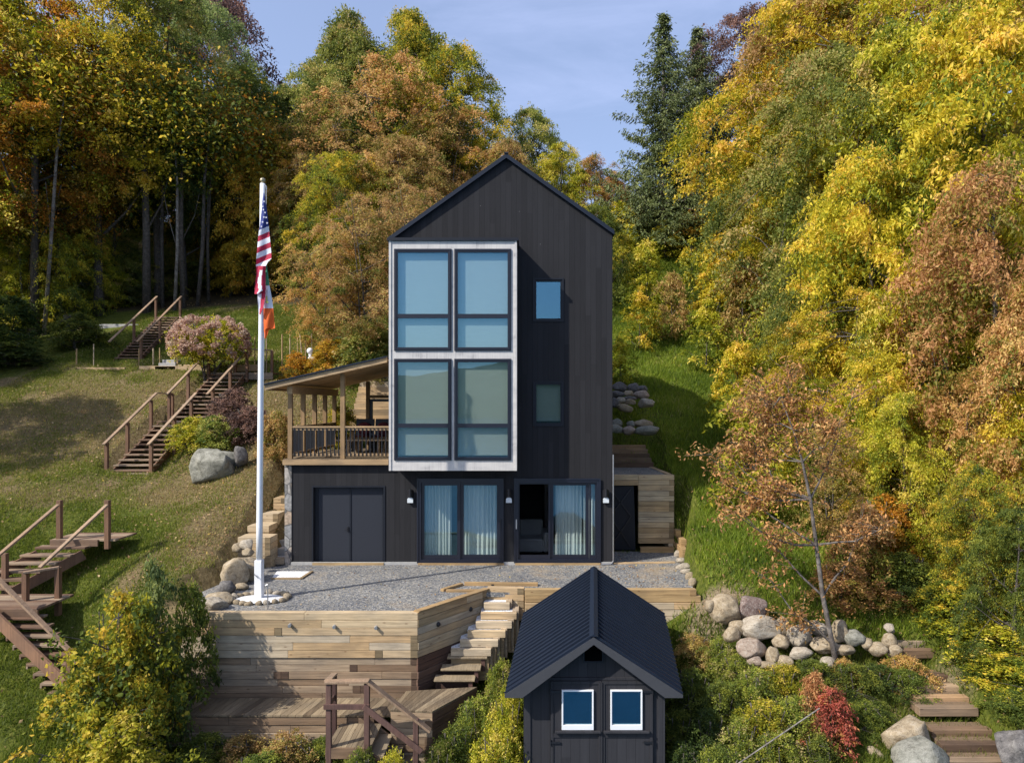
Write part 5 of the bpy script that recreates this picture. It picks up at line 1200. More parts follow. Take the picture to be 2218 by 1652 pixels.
rock(*tw(1905, 1300), 52, 46, 11.9, 'rock_tan', 'large smooth tan boulder beside the timber path', G, big=True, seed=301)
rock(*tw(2010, 1470), 58, 40, 11.3, 'rock_grey', 'large pale grey boulder in front of the smooth tan one', G, big=True, seed=302)
rock(*tw(1430, 1465), 27, 15, 11.9, 'rock_pale', 'long pale stone under the red sapling', G, seed=303)
rock(*tw(1602, 1440), 18, 17, 11.8, 'rock_tan', 'brown squarish stone between the long pale stone and the boulders', G, seed=304)
rock(2200, 1622, 38, 38, 11.2, 'rock_dark', 'dark rough boulder on the far side of the timber path', G, big=True, seed=305)
G = 'shaded field stones banked behind the house'
def th(c, r): return ((1480+c/9.175)/1.1271, (900+r/9.175)/1.1271)
RH = [(300,420,145,92,'rock_dark','broad dark stone on top of the bank, nearest the house'),(620,435,125,88,'rock_dark','dark stone beside the broad one at the top of the bank'),(790,585,150,78,'rock_pink','pinkish-grey long stone at the grass side of the upper bank'),(500,560,108,60,'rock_tan','yellowish oval stone in the middle of the upper bank'),
(530,655,122,50,'rock_dark','bluish flat stone under the yellowish oval'),(330,712,92,72,'rock_pale','pale round stone low in the upper bank'),(540,742,100,62,'rock_tan','brown stone beside the pale round one'),(400,872,142,90,'rock_tan','big brown stone at the foot of the upper bank'),
(890,775,158,88,'rock_pale','palest sunlit stone at the edge of the bright grass'),(195,770,92,90,'rock_dark','dark stone partly behind the house corner in the upper bank'),(250,575,130,80,'rock_dark','dark reddish stone against the house corner'),(810,445,98,58,'rock_dark','dark stone fading into grass on the top of the bank'),
(240,1212,112,72,'rock_grey','grey stone of the lower bank by the house corner'),(550,1242,80,60,'rock_grey','small grey stone centred in the lower bank'),(815,1225,178,80,'rock_tan','long brown stone in the lower bank'),(950,1372,280,80,'rock_grey','longest grey slab at the bottom of the lower bank'),
(510,1392,132,82,'rock_pink','reddish-grey stone beside the longest slab'),(235,1352,132,92,'rock_grey','bottom corner stone of the lower bank by the house')]
for i, (c, r, rx, ry, mt, lb) in enumerate(RH):
    px, py = th(c, r); k = 9.175*1.1271
    rock(px, py, rx/k*1.16, ry/k*1.16, 24.0-(r-400)/1000*2.3, mt, lb, G, seed=i+400)

M['path_earth'] = plain('path_earth', (0.16, 0.105, 0.06), 0.95, var=0.6, scale=30)
# timber path on the right
tpth = thing('timber_path', 'leaf strewn timber edged steps climbing past the large tan boulder', 'steps', tuple(P(2080, 1560, 12.2)))
for i, (x0, x1, y) in enumerate([(2050, 2190, 1648), (2040, 2170, 1612), (2020, 2150, 1580), (1992, 2120, 1533), (1985, 2100, 1510), (1975, 2095, 1486), (1965, 2085, 1462)]):
    d = 11.3 + i*0.33; p, q = P(x0, y, d), P(x1, y, d)
    m = MB(); m.box(p.x, q.x, p.y, p.y+0.16, p.z-0.15, p.z); m.build('step', M['timber_old'], tpth, bevel=0.006)
    m = MB(); m.box(p.x+0.02, q.x-0.02, p.y+0.161, p.y+0.35, p.z-0.15, p.z-0.02); m.build('earth_fill', M['path_earth'], tpth)
tp2 = thing('timber_steps', 'short shaded timber steps at the end of the rock wall', 'steps', tuple(P(1980, 1400, 13.9)))
for i, y in enumerate((1388, 1408)):
    p, q = P(1935, y, 14.1-i*0.3), P(2055, y, 14.1-i*0.3); m = MB(); m.box(p.x, q.x, p.y, p.y+0.16, p.z-0.16, p.z); m.build('step', M['timber_old'], tp2, bevel=0.006)

# ------------------------------------------------------------------ garden on the upper terrace
G = 'timbers edging the garden terrace'
for k, (x0, x1, y, lb) in enumerate([(167, 270, 803, 'low grey timber edging at the shaded end of the garden'), (301, 385, 800, 'weathered timber edging below the concrete steps'), (385, 452, 797, 'pale timber edging between the steps and the stair head'), (493, 560, 797, 'pale timber edging beyond the stair head near the flagpole'), (612, 664, 800, 'grey timber edging by the white garden urn')]):
    a, b_ = P(x0, y, 27.6), P(x1, y, 27.6); m = MB(); m.box(a.x, b_.x, a.y, a.y+0.15, a.z-0.12, a.z+0.14)
    tag(m.build('garden_timber', M['timber'], bevel=0.006), lb, 'timber', G)
cs = thing('concrete_steps', 'small grey concrete steps set in the garden edge', 'steps', tuple(P(355, 795, 27.8)))
for i in range(3):
    a, b_ = P(335+8*i, 793-7*i, 27.6+0.25*i), P(380, 793-7*i, 27.6+0.25*i); m = MB(); m.box(a.x, b_.x, a.y, a.y+0.5, a.z-0.25, a.z); m.build('step', M['concrete'], cs, bevel=0.01)
a, b_ = P(203, 731, 33.2), P(299, 702, 33.2); m = MB(); m.box(a.x, b_.x, a.y, a.y+0.2, a.z-0.4, b_.z); tag(m.build('concrete_wall', M['concrete'], bevel=0.02), 'stained concrete retaining wall behind the highest stair', 'wall')
G = 'thin stakes standing round the garden'
PL = [(166,755,803),(203,745,803),(301,754,803),(332,754,796),(346,753,796),(378,755,797),(384.5,717,800),(429,766,797),(487,738,778),(504,738,790,8),(552,730,797),(577,732,800),(611,724,803),(628,724,785),(645,731,785),(656,724,782,6),(662,735,782),(675,722,785)]
LB = ['shaded stake at the dark end of the garden','stake before the highest stair foot','stake beside the end of the concrete steps','short stake just past the concrete steps','short stake over the concrete steps','stake beside the tall stake by the pink blossoms','tall pale stake beside the pink blossoms','stake under the pink blossom crown',
'stake between the pink blossoms and the stair head','leaning stake by the stair head','stake just before the flagpole','stake seen against the flagpole rope','tall stake behind the porch roof tip','second stake past the porch roof tip','thin grey stake in the middle of the far garden','leaning stake near the white urn','thin stake beside the leaning one near the urn','stake directly behind the white urn']
for k, q in enumerate(PL):
    b_ = P(q[0], q[2], 28.0); t_ = P(q[0]-(q[3] if len(q) > 3 else 0), q[1], 28.0)
    m = MB(); m.tube([b_-Vector((0, 0, 0.3)), t_], 0.022 if k % 3 else 0.03, 5, 0.8); tag(m.build('garden_stake', M['timber_new'] if k % 2 == 0 else M['timber']), LB[k], 'stake', G)
ur = thing('garden_urn', 'white garden urn topped with a white ball among orange leaves', 'urn', tuple(P(678, 798, 27.4)))
x, y, z = ur.location; m = MB(); m.tube([(x, y, z-0.1), (x, y, z+0.1), (x, y, z+0.3), (x, y, z+0.45)], [0.14, 0.1, 0.17, 0.2], 12); m.build('bowl', M['white'], ur, smooth=True)
m = MB(); m.tube([(x-0.1, y, z+0.45), (x-0.12, y, z+0.58)], 0.06, 10); m.ball((x-0.12, y, z+0.70), 0.13); m.build('ball', M['white'], ur, smooth=True)
# timber stair climbing behind the porch
pb = thing('timber_stair', 'long sunlit timber stair climbing the bank behind the porch', 'stairs', tuple(P(780, 930, 23.5)))
for i in range(11):
    d = 23.2+0.33*i; z = 3.2+0.21*i; x0, x1 = wx(752+3*i, d), wx(852+2*i, d)
    m = MB(); m.box(x0, x1, d-18, d-17.85, z-0.21, z); m.box(x0+0.02, x1, d-17.848, d-17.62, z-0.2, z-0.012, 0.9); m.build('step', M['timber'], pb, bevel=0.005)
# overhead wire and long stick
m = MB(); m.tube([P(1360, 408, 43), P(1500, 420, 40), P(1700, 428, 36)], 0.012, 4); tag(m.build('overhead_wire', M['metal']), 'thin overhead wire crossing in front of the tall spruce', 'wire')
m = MB(); m.tube([P(1600, 1652, 11.2), P(1775, 1533, 11.5)], 0.012, 5); tag(m.build('bare_stick', M['bark_pale']), 'long bare pale stick rising through the yellow weeds to the red sapling', 'stick')
# ------------------------------------------------------------------ vegetation
def leaf_arrays(C, size, g, droop=0.4, aspect=0.55, fold=0.22, out=None):
    """C: leaf bases; each leaf is a folded diamond of two triangles"""
    n = len(C)
    a = g.normal(size=(n, 3)); a[:, 2] = a[:, 2]*0.7 - droop
    if out is not None: a += out*0.5
    a /= np.linalg.norm(a, axis=1)[:, None] + 1e-9
    b = g.normal(size=(n, 3)); b[:, 2] *= 0.45; b -= a*(a*b).sum(1)[:, None]; b /= np.linalg.norm(b, axis=1)[:, None] + 1e-9
    nrm = np.cross(a, b); s = size*np.clip(g.normal(1, 0.3, n), 0.45, 1.8); s = s[:, None]
    mid = C + a*s*0.45
    V = np.empty((n, 4, 3)); V[:, 0] = C; V[:, 1] = mid + b*s*aspect*0.5 + nrm*s*fold*0.5; V[:, 2] = C + a*s; V[:, 3] = mid - b*s*aspect*0.5 + nrm*s*fold*0.5
    i = np.arange(n)[:, None]*4
    return V.reshape(-1, 3), np.concatenate([i + np.array([[0, 1, 2]]), i + np.array([[0, 2, 3]])], 1).reshape(-1, 3)
def prof(kind, t):
    if kind == 'round': return np.sin(np.pi*np.clip(t, 0, 1)**0.8)**0.55
    if kind == 'spire': return (1-t)**0.66*(0.6+0.4*np.minimum(1, t*5))*1.08
    if kind == 'full': return np.clip(1-t**1.6, 0, 1)**0.55*(0.75+0.25*np.minimum(1, t*6))
    return np.clip(1-t, 0, 1)**0.5
def make_tree(seed, Ht, R0, base, kind, ncl, nlf, leaf, rc, trunk=0.16, droop=0.4, aspect=0.55, stems=1, lobes=0.35, flat=0.6, inner=0.3, limbs=16, twigs=0.35, lean=0.0, spray=0.75):
    g = np.random.default_rng(seed); r = random.Random(seed)
    t = g.beta(1.15, 1.25, ncl); ang = g.uniform(0, 2*np.pi, ncl); rad = np.sqrt(g.uniform(inner**2, 1, ncl))
    ph = g.uniform(0, 6.28, 4)
    lob = 1 + lobes*(0.5*np.sin(3*ang+ph[0]+t*4)+0.35*np.sin(5*ang+ph[1]-t*7)+0.4*np.sin(t*9+ph[2]+2*ang))
    Rr = R0*prof(kind, t)*lob*rad
    z = Ht*(base+(1-base)*t)
    # some limbs stay bare: leave gaps in the crown
    c = np.stack([Rr*np.cos(ang)+lean*t*Ht, Rr*np.sin(ang), z], -1)
    gap = np.array([noise.noise(Vector((p[0]*0.75/R0*2.2, p[1]/R0*1.6, p[2]*3.2/Ht+seed))) for p in c]); c = c[gap > -0.22]; ncl = len(c)
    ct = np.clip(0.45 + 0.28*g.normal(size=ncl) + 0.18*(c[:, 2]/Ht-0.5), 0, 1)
    k = np.repeat(np.arange(ncl), nlf); off = g.normal(size=(len(k), 3)); off /= np.linalg.norm(off, axis=1)[:, None]; u = g.uniform(0.2, 1, len(k))**0.6
    rcs = rc*g.uniform(0.65, 1.3, ncl)
    o3 = off*u[:, None]*rcs[k][:, None]; o3[:, 2] *= flat
    # most leaves sit along drooping twigs that fan outward from the clump
    ntw = 7; od = np.stack([np.cos(ang), np.sin(ang), 0.18+0*ang], -1)[gap > -0.22]
    tw = od[:, None, :]*0.75 + g.normal(size=(ncl, ntw, 3))*np.array([0.62, 0.62, 0.32]); tw /= np.linalg.norm(tw, axis=2)[:, :, None]
    uu = g.uniform(0, 1, len(k)); sp_ = tw[k, g.integers(0, ntw, len(k))]*(uu*rcs[k]*1.7)[:, None] + g.normal(size=(len(k), 3))*0.11*rcs[k][:, None]
    sp_[:, 2] -= 0.5*rcs[k]*uu*uu
    sel = g.random(len(k)) < spray; o3[sel] = sp_[sel]
    o3[:, 2] -= 0.25*(o3[:, 0]**2+o3[:, 1]**2)/rc
    C = c[k]+o3
    V_, F_ = leaf_arrays(C, leaf, g, droop, aspect, out=off)
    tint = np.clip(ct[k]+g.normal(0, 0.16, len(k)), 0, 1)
    cm = np_mesh('crown', V_, F_, np.repeat(tint, 2), 3)
    tm = MB(); tops = []
    for s in range(stems):
        a0 = r.uniform(0, 6.28); sp = 0.0 if stems == 1 else R0*0.35
        bx_, by_ = (0 if stems == 1 else 0.12*math.cos(a0)), (0 if stems == 1 else 0.12*math.sin(a0))
        pts = []; rads = []
        for i in range(9):
            q = i/8; pts.append(Vector((bx_+sp*q*math.cos(a0)+lean*q*Ht+0.03*Ht*math.sin(q*5+seed+s)*q, by_+sp*q*math.sin(a0)+0.02*Ht*math.cos(q*4+seed)*q, Ht*0.93*q)))
            rads.append(max(0.012, trunk*(1-q)**0.8*(1.25 if i == 0 else 1)/(1 if stems == 1 else 1.7)))
        tm.tube(pts, rads, 7 if trunk > 0.05 else 5, 0.5); tops.append(pts)
    order = list(range(ncl)); r.shuffle(order); lim = []
    for j in order[:limbs]:
        e = Vector(c[j]); pts = r.choice(tops); zt2 = max(0.06*Ht, e.z-math.hypot(e.x, e.y)*r.uniform(0.5, 1.1)); q = min(7.99, zt2/(Ht*0.93)*8); i = int(q); b0 = pts[i].lerp(pts[i+1], q-i)
        m1 = b0.lerp(e, 0.5)+Vector((0, 0, -0.04*Ht*r.random())); rr = trunk*0.42*(1-zt2/Ht)+0.012
        tm.tube([b0, m1, e], [rr, rr*0.6, rr*0.2], 5, 0.5, cap=False); lim += [b0.lerp(m1, 0.6), m1, m1.lerp(e, 0.5), e]
    if lim:
        la = np.array([tuple(p) for p in lim])
        for j in order[limbs:limbs+int(ncl*twigs)]:
            i = int(((la-c[j])**2).sum(1).argmin()); e = Vector(c[j]); b0 = lim[i]
            tm.tube([b0, b0.lerp(e, 0.5)+Vector((0, 0, 0.02*Ht)), e], [0.02+trunk*0.06, 0.012, 0.006], 3, 0.5, cap=False)
    tmh = tm.build('trunk', M['bark'], smooth=True); me = tmh.data; bpy.data.objects.remove(tmh)
    return dict(crown=cm, trunk=me, H=Ht, R=R0)
def make_spruce(seed, Ht, R0, n_wh, trunk=0.22):
    g = np.random.default_rng(seed); r = random.Random(seed); C = []; A = []; T = []; tm = MB()
    tm.tube([(0, 0, 0), (0.03, 0, Ht*0.5), (0, 0, Ht*0.98)], [trunk, trunk*0.55, 0.02], 7, 0.5)
    for w in range(n_wh):
        q = (w+0.5)/n_wh; z = Ht*(0.05+0.94*q); Lb = R0*(1-q)**0.88*1.05+0.04
        for b in range(7):
            a = w*2.4+b*6.283/7+r.uniform(-0.3, 0.3); l = Lb*r.uniform(0.55, 1.15)
            if r.random() < 0.12: l *= 0.4
            zz = z+r.uniform(-0.15, 0.15); n = max(3, int(l/0.16)); s = np.linspace(0.12, 1, n)
            x = l*s; dz = -0.32*l*np.sin(s*2.1)+0.22*l*s*s
            ca, sa = math.cos(a), math.sin(a)
            tm.tube([(0, 0, zz), (ca*l*0.5, sa*l*0.5, zz-0.27*l), (ca*l, sa*l, zz-0.06*l)], [0.03, 0.02, 0.008], 3, 0.5, cap=False)
            for i in range(n):
                wd_ = 0.30*l*(1-s[i]*0.8)+0.06
                for side in range(4):
                    o = g.uniform(-1, 1)*wd_
                    C.append((ca*x[i]-sa*o, sa*x[i]+ca*o, zz+dz[i]-0.1*abs(o)))
                    A.append((ca*0.5-sa*np.sign(o)*0.5, sa*0.5+ca*np.sign(o)*0.5, -0.9+g.normal()*0.35)); T.append(np.clip(0.35+0.4*s[i]+g.normal()*0.15, 0, 1))
    C = np.array(C); A = np.array(A); n = len(C); rep = 6
    C = np.repeat(C, rep, 0)+g.normal(0, 0.07, (n*rep, 3)); A = np.repeat(A, rep, 0)+g.normal(0, 0.3, (n*rep, 3)); A /= np.linalg.norm(A, axis=1)[:, None]; T = np.clip(np.repeat(T, rep)+g.normal(0, 0.1, n*rep), 0, 1)
    b = g.normal(size=A.shape); b -= A*(A*b).sum(1)[:, None]; b /= np.linalg.norm(b, axis=1)[:, None]
    l = g.uniform(0.10, 0.24, len(C))[:, None]; w_ = 0.028
    V_ = np.stack([C, C+A*l*0.5+b*w_, C+A*l, C+A*l*0.5-b*w_], 1).reshape(-1, 3); i = np.arange(len(C))[:, None]*4
    F_ = np.concatenate([i+np.array([[0, 1, 2]]), i+np.array([[0, 2, 3]])], 1).reshape(-1, 3)
    cm = np_mesh('crown', V_, F_, np.repeat(T, 2), 3); o = tm.build('trunk', M['bark_pale'], smooth=True); me = o.data; bpy.data.objects.remove(o)
    return dict(crown=cm, trunk=me, H=Ht, R=R0)
PT = {
 'round': [make_tree(s, 12, 4.3, 0.2, 'round', 460, 190, 0.12, 0.55, trunk=0.2) for s in (1, 2)],
 'tall': [make_tree(s, 18, 4.4, 0.30, 'round', 440, 240, 0.13, 0.72, trunk=0.26, inner=0.2) for s in (3, 4, 5)],
 'full': [make_tree(s, 10, 4.0, 0.03, 'full', 520, 175, 0.13, 0.50, trunk=0.17, droop=1.0, aspect=0.42) for s in (6, 7, 8)],
 'spire': [make_tree(s, 14, 5.0, 0.08, 'spire', 560, 210, 0.125, 0.6, trunk=0.2, lobes=0.4) for s in (9, 10)],
 'airy': [make_tree(s, 12, 3.6, 0.12, 'round', 300, 190, 0.12, 0.52, trunk=0.14, lobes=0.5, stems=2, inner=0.15, twigs=0.8, limbs=26) for s in (11, 12)],
 'sapling': [make_tree(s, 3, 0.9, 0.05, 'full', 90, 75, 0.12, 0.26, trunk=0.035, droop=0.8, lobes=0.5, aspect=0.42) for s in (13, 14)],
 'shrub': [make_tree(s, 2, 1.0, 0.02, 'full', 170, 100, 0.075, 0.22, trunk=0.03, stems=4, inner=0.1, limbs=8, droop=0.2) for s in (15, 16)],
 'weed': [make_tree(s, 1.3, 0.75, 0.0, 'full', 190, 95, 0.042, 0.15, trunk=0.012, stems=5, inner=0.0, limbs=10, droop=-0.1, flat=1.1, lobes=0.5) for s in (17, 18, 19)],
 'bush': [make_tree(s, 3.2, 1.3, 0.02, 'round' if s == 20 else 'full', 230, 50, 0.115, 0.30, trunk=0.04, stems=4, inner=0.1, limbs=16, droop=0.5, aspect=0.6, lobes=0.9, twigs=0.6) for s in (20, 21)],
 'umbrella': [make_tree(50, 2, 1.0, 0.42, 'round', 150, 90, 0.07, 0.2, trunk=0.05, stems=3, limbs=14, droop=0.1)],
 'spruce': [make_spruce(30, 14, 3.9, 27), make_spruce(31, 14, 3.9, 26)],
}
for L_ in PT.values():
    for p_ in L_:
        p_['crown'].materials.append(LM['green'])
cnt = {}; AR = 1.22
def plant(px, ytop, d, wpx, kind, col, label, cat='tree', name=None, base=None, group=None, bark='bark', ybase=None, sy=None, xy=None, rot=None, height_m=None):
    """stands on the ground at distance d; its top reaches image row ytop, its crown spans wpx"""
    i = cnt.get(kind, 0); cnt[kind] = i+1; p = PT[kind][i % len(PT[kind])]; r = random.Random(i*31+len(label))
    x, y = xy if xy else ((px-CX)*d/F, d-18)
    z = H(x, y)-0.08 if ybase is None else CZ-(ybase-CY)*d/F
    ht = height_m if height_m else max(0.4, CZ-(ytop-CY)*d/F - z); wm = wpx*d/F/2; wm = max(wm, ht/p['H']*p['R']/(2.1 if kind in ('bush', 'weed', 'sapling') else AR))
    if name is None: name = {'spruce': 'spruce_tree', 'shrub': 'shrub', 'weed': 'wild_shrub', 'bush': 'leafy_shrub', 'umbrella': 'shrub', 'sapling': 'sapling'}.get(kind, 'autumn_tree')
    t = thing(name, label, cat, (x, y, z), group); t.rotation_euler = (0, 0, r.uniform(0, 6.28) if rot is None else rot); t.scale = (wm/p['R'], wm/p['R'] if sy is None else sy/p['R'], ht/p['H'])
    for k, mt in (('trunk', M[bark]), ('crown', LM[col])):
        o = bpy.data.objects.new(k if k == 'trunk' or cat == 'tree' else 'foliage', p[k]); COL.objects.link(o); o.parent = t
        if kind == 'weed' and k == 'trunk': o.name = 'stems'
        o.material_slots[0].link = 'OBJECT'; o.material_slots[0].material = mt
    return t
GL, GM_, GR = 'trees of the dark wood beyond the lawn', 'trees behind the house', 'trees crowding the slope beyond the grass bank'
# dark wood on the lawn side
for a in [
 (-60,-80,33,380,'tall','lime','tall yellow-green tree at the very edge of the wood'),
 (70,-40,34,340,'tall','orange','tall orange maple with two pale stems beside it'),
 (215,-110,36,330,'tall','gold','tall yellow-topped maple in the middle of the dark wood'),
 (345,-60,38,300,'tall','olive','tall yellow-green tree above the highest stair'),
 (455,10,43,220,'tall','sage','feathery grey-green tree against the sky at the end of the wood'),
 (525,150,42,130,'tall','green','dark green tree whose side branch reaches farthest into the sky'),
 (130,110,40,320,'tall','orange','rusty orange tree under the golden canopy'),
 (290,130,41,300,'tall','dark','dark green tree with sky gaps in its crown'),
 (400,190,39,230,'tall','dark','dark tree with thin trunks beside the pink blossoms'),
 (480,260,46,170,'full','olive','olive tree before the glowing amber one'),
 (430,-60,52,140,'round','plum','purple-brown crown at the top of the frame beside the grey-green tree'),
 (560,215,44,130,'full','amber','glowing amber tree between the wood and the brown trees'),
 (600,205,58,90,'round','plum','distant purplish tree beyond the amber tree'),
 (622,185,46,60,'spire','sage','slim grey-green treetop beside the brown trees'),
 (568,265,40,110,'full','amber','amber tree touching the brown trees beside the flagpole top'),
 (20,420,44,230,'full','dark','dark evergreen mass low at the edge of the wood'),
 (150,410,46,240,'full','green','green understorey tree behind the pale stems'),
 (270,430,47,220,'full','dark','black-green understorey tree behind the thin trunks'),
 (380,400,50,220,'full','orange','amber-lit understorey tree in the gap of the wood'),
 (460,420,52,170,'full','amber','yellow understorey tree behind the flag'),
 (-110,420,44,240,'full','dark','dark understorey tree at the margin of the wood'),
 (80,560,37,150,'spruce','spruce','low dark hemlock at the lawn edge of the wood'),
 (190,540,38,160,'spruce','spruce','low dark hemlock beside the concrete wall'),
 (310,560,38,130,'spruce','spruce','low dark hemlock behind the highest stair'),
 (-20,540,36,160,'spruce','spruce','low dark hemlock at the frame edge'),
 (430,570,41,130,'full','dark','dark bushy tree between the highest stair and the flag'),
 (520,560,43,130,'full','olive','dim olive tree behind the flag tips'),
 (60,380,47,240,'full','olive','tall dim tree closing the gap behind the thick dark trunk'),(180,370,48,240,'full','dark','tall dark tree closing the gap between the trunks'),(-40,360,46,240,'full','green','tall dim tree filling the gap at the frame edge'),
 (130,420,35,190,'full','twotone','sunlit green-gold understorey tree just before the trunks of the wood'),(-30,430,34,190,'full','lime','bright understorey tree at the frame edge before the wood'),
 (40,470,36,200,'full','olive','yellow-green understorey tree beside the thick dark trunk'),
 (170,480,37,210,'full','lime','brightest green understorey tree between pale and dark trunks'),
 (300,500,39,190,'full','olive','olive understorey tree over the concrete wall'),
 (420,500,42,180,'full','olive','gold-flecked understorey tree over the pink blossoms'),
 (540,480,44,150,'full','orange','orange-brown understorey tree beside the flagpole'),
 (10,640,31,150,'shrub','dark','dark low thicket at the frame edge beside the lawn'),
 (170,680,30,120,'shrub','green','dim green thicket before the concrete wall'),
 (30,740,28,160,'shrub','dark','nearest dark thicket on the shaded lawn edge'),
 ]: plant(*a, group=GL)
for k, (px, y0, y1, d, w, mt, lean, lb) in enumerate([(75, 340, 735, 33.5, 0.34, 'bark', 0, 'thick dark trunk with a pale stem leaning on it'), (95, 330, 735, 33.2, 0.16, 'bark_pale', 28, 'pale leaning trunk beside the thick dark one'), (52, 420, 700, 34, 0.10, 'bark_pale', -14, 'thin pale trunk crossing behind the thick dark one'),
 (318, 320, 690, 36, 0.36, 'bark', -6, 'dark trunk right behind the highest stair'), (352, 330, 690, 37, 0.18, 'bark', 2, 'slim dark trunk second from the highest stair'), (378, 400, 685, 36, 0.16, 'bark_pale', 6, 'slim grey trunk above the stair rail'), (398, 380, 685, 36.5, 0.24, 'bark', -5, 'mottled trunk between the stair and the pink blossoms'),
 (428, 400, 690, 37, 0.20, 'bark', 14, 'forked dark trunk over the pink blossoms'), (452, 390, 690, 38, 0.16, 'bark', 4, 'slim trunk over the end of the pink blossoms'), (500, 450, 680, 40, 0.14, 'bark', 6, 'thin trunk before the amber leaves'), (250, 430, 700, 38, 0.16, 'bark', 2, 'thin trunk over the concrete wall'), (170, 440, 710, 38, 0.14, 'bark', -4, 'thin trunk in the dark gap of the wood')]):
    b_ = P(px, y1, d); z = H(b_.x, b_.y)-0.2; t_ = P(px+lean, y0, d); m = MB()
    mid_ = (Vector((b_.x, b_.y, z))+t_)/2+Vector((0.12*math.sin(k*3), 0, 0))
    m.tube([(b_.x, b_.y, z), mid_, t_, t_+Vector((0.3*math.sin(k), 0.2, 3.0))], [w*0.62, w*0.5, w*0.4, w*0.15], 9, 0.5)
    m.tube([mid_, mid_+Vector((0.7*math.cos(k*2), 0.3, 1.6)), mid_+Vector((1.1*math.cos(k*2), 0.3, 3.2))], [w*0.2, w*0.12, 0.02], 5, 0.5)
    t = thing('tree', lb, 'tree', (b_.x, b_.y, z), 'bare trunks at the edge of the wood'); m.build('trunk', M[mt], t, smooth=True)
    g = np.random.default_rng(k+900); cc = np.array(t_)+np.array([0.3*math.sin(k), 0.2, 3.0]); pp = cc+g.normal(size=(2600, 3))*np.array([1.5, 1.5, 1.3])
    vv, ff = leaf_arrays(pp-np.array([b_.x, b_.y, z]), 0.2, g); link('crown', np_mesh('crown', vv, ff, np.repeat(g.uniform(0, 1, 2600), 2), 3), LM[('orange', 'gold', 'dark', 'green')[k % 4]], t)
# behind the house
for a in [
 (752,28,46,250,'spire','olive','tall tree with the narrow pointed green top, next to the amber tree'),
 (884,20,47,310,'spire','twotone','tallest green-gold tree, its peak just beside the sky above the bay'),
 (905,75,48,320,'round','twotone','broad green-gold shoulder of the tallest peak'),(775,90,47,260,'round','olive','broad olive crown under the narrow green peak'),
 (975,110,45,250,'round','twotone','green-gold shoulder tree touching the open sky beside the gable'),
 (712,150,44,230,'round','olive','brown-leaved tree with red-brown haze behind the flagpole top'),
 (850,120,42,320,'airy','rust','broad coppery tree in front of the tallest green-gold one'),
 (755,200,41,260,'airy','brown','airy coppery tree with pale thin trunks'),
 (965,240,42,230,'airy','brown','coppery-green tree directly behind the gable slope'),
 (665,330,38,130,'airy','brown','lower brown tree immediately behind the flags'),
 (800,420,27.5,250,'airy','brown','loose brown tree over the porch roof'),
 (700,470,28.5,180,'airy','rust','thin rusty tree over the garden stakes'),
 (900,400,31,230,'airy','brown','loose coppery tree between the porch roof and the bay'),(740,330,36,220,'round','twotone','green-gold tree low behind the coppery ones'),(870,300,38,260,'round','brown','brown tree low behind the house wall'),
 (1150,240,46,230,'full','olive','rounded yellow-green tree with a brownish top beyond the ridge'),
 (1215,310,42,170,'full','lime','small lime tree just past the house peak'),
 (1290,335,44,150,'full','rust','dull reddish tree in the gap beside the spruce'),
 (1335,390,43,120,'full','rust','rusty rounded tree at the spruce foot'),
 
 (1100,300,40,120,'full','brown','brown-gold tree close behind the roof peak'),
 (1290,440,34,70,'full','green','little dark green tree touching the roof slope'),
 ]: plant(*a, group=GM_)
plant(1437, 24, 41, 370, 'spruce', 'spruce', 'tallest dark green spruce standing clear against the sky', bark='bark_pale')
plant(1510, 52, 45, 330, 'spruce', 'spruce', 'second spruce partly hidden behind the tallest one', bark='bark_pale')
plant(1580, 350, 46, 150, 'spruce', 'spruce', 'low spruce mass between the tall spruces and the golden trees')
plant(1440, 400, 47, 170, 'full', 'olive', 'olive bushy tree at the foot of the tallest spruce')
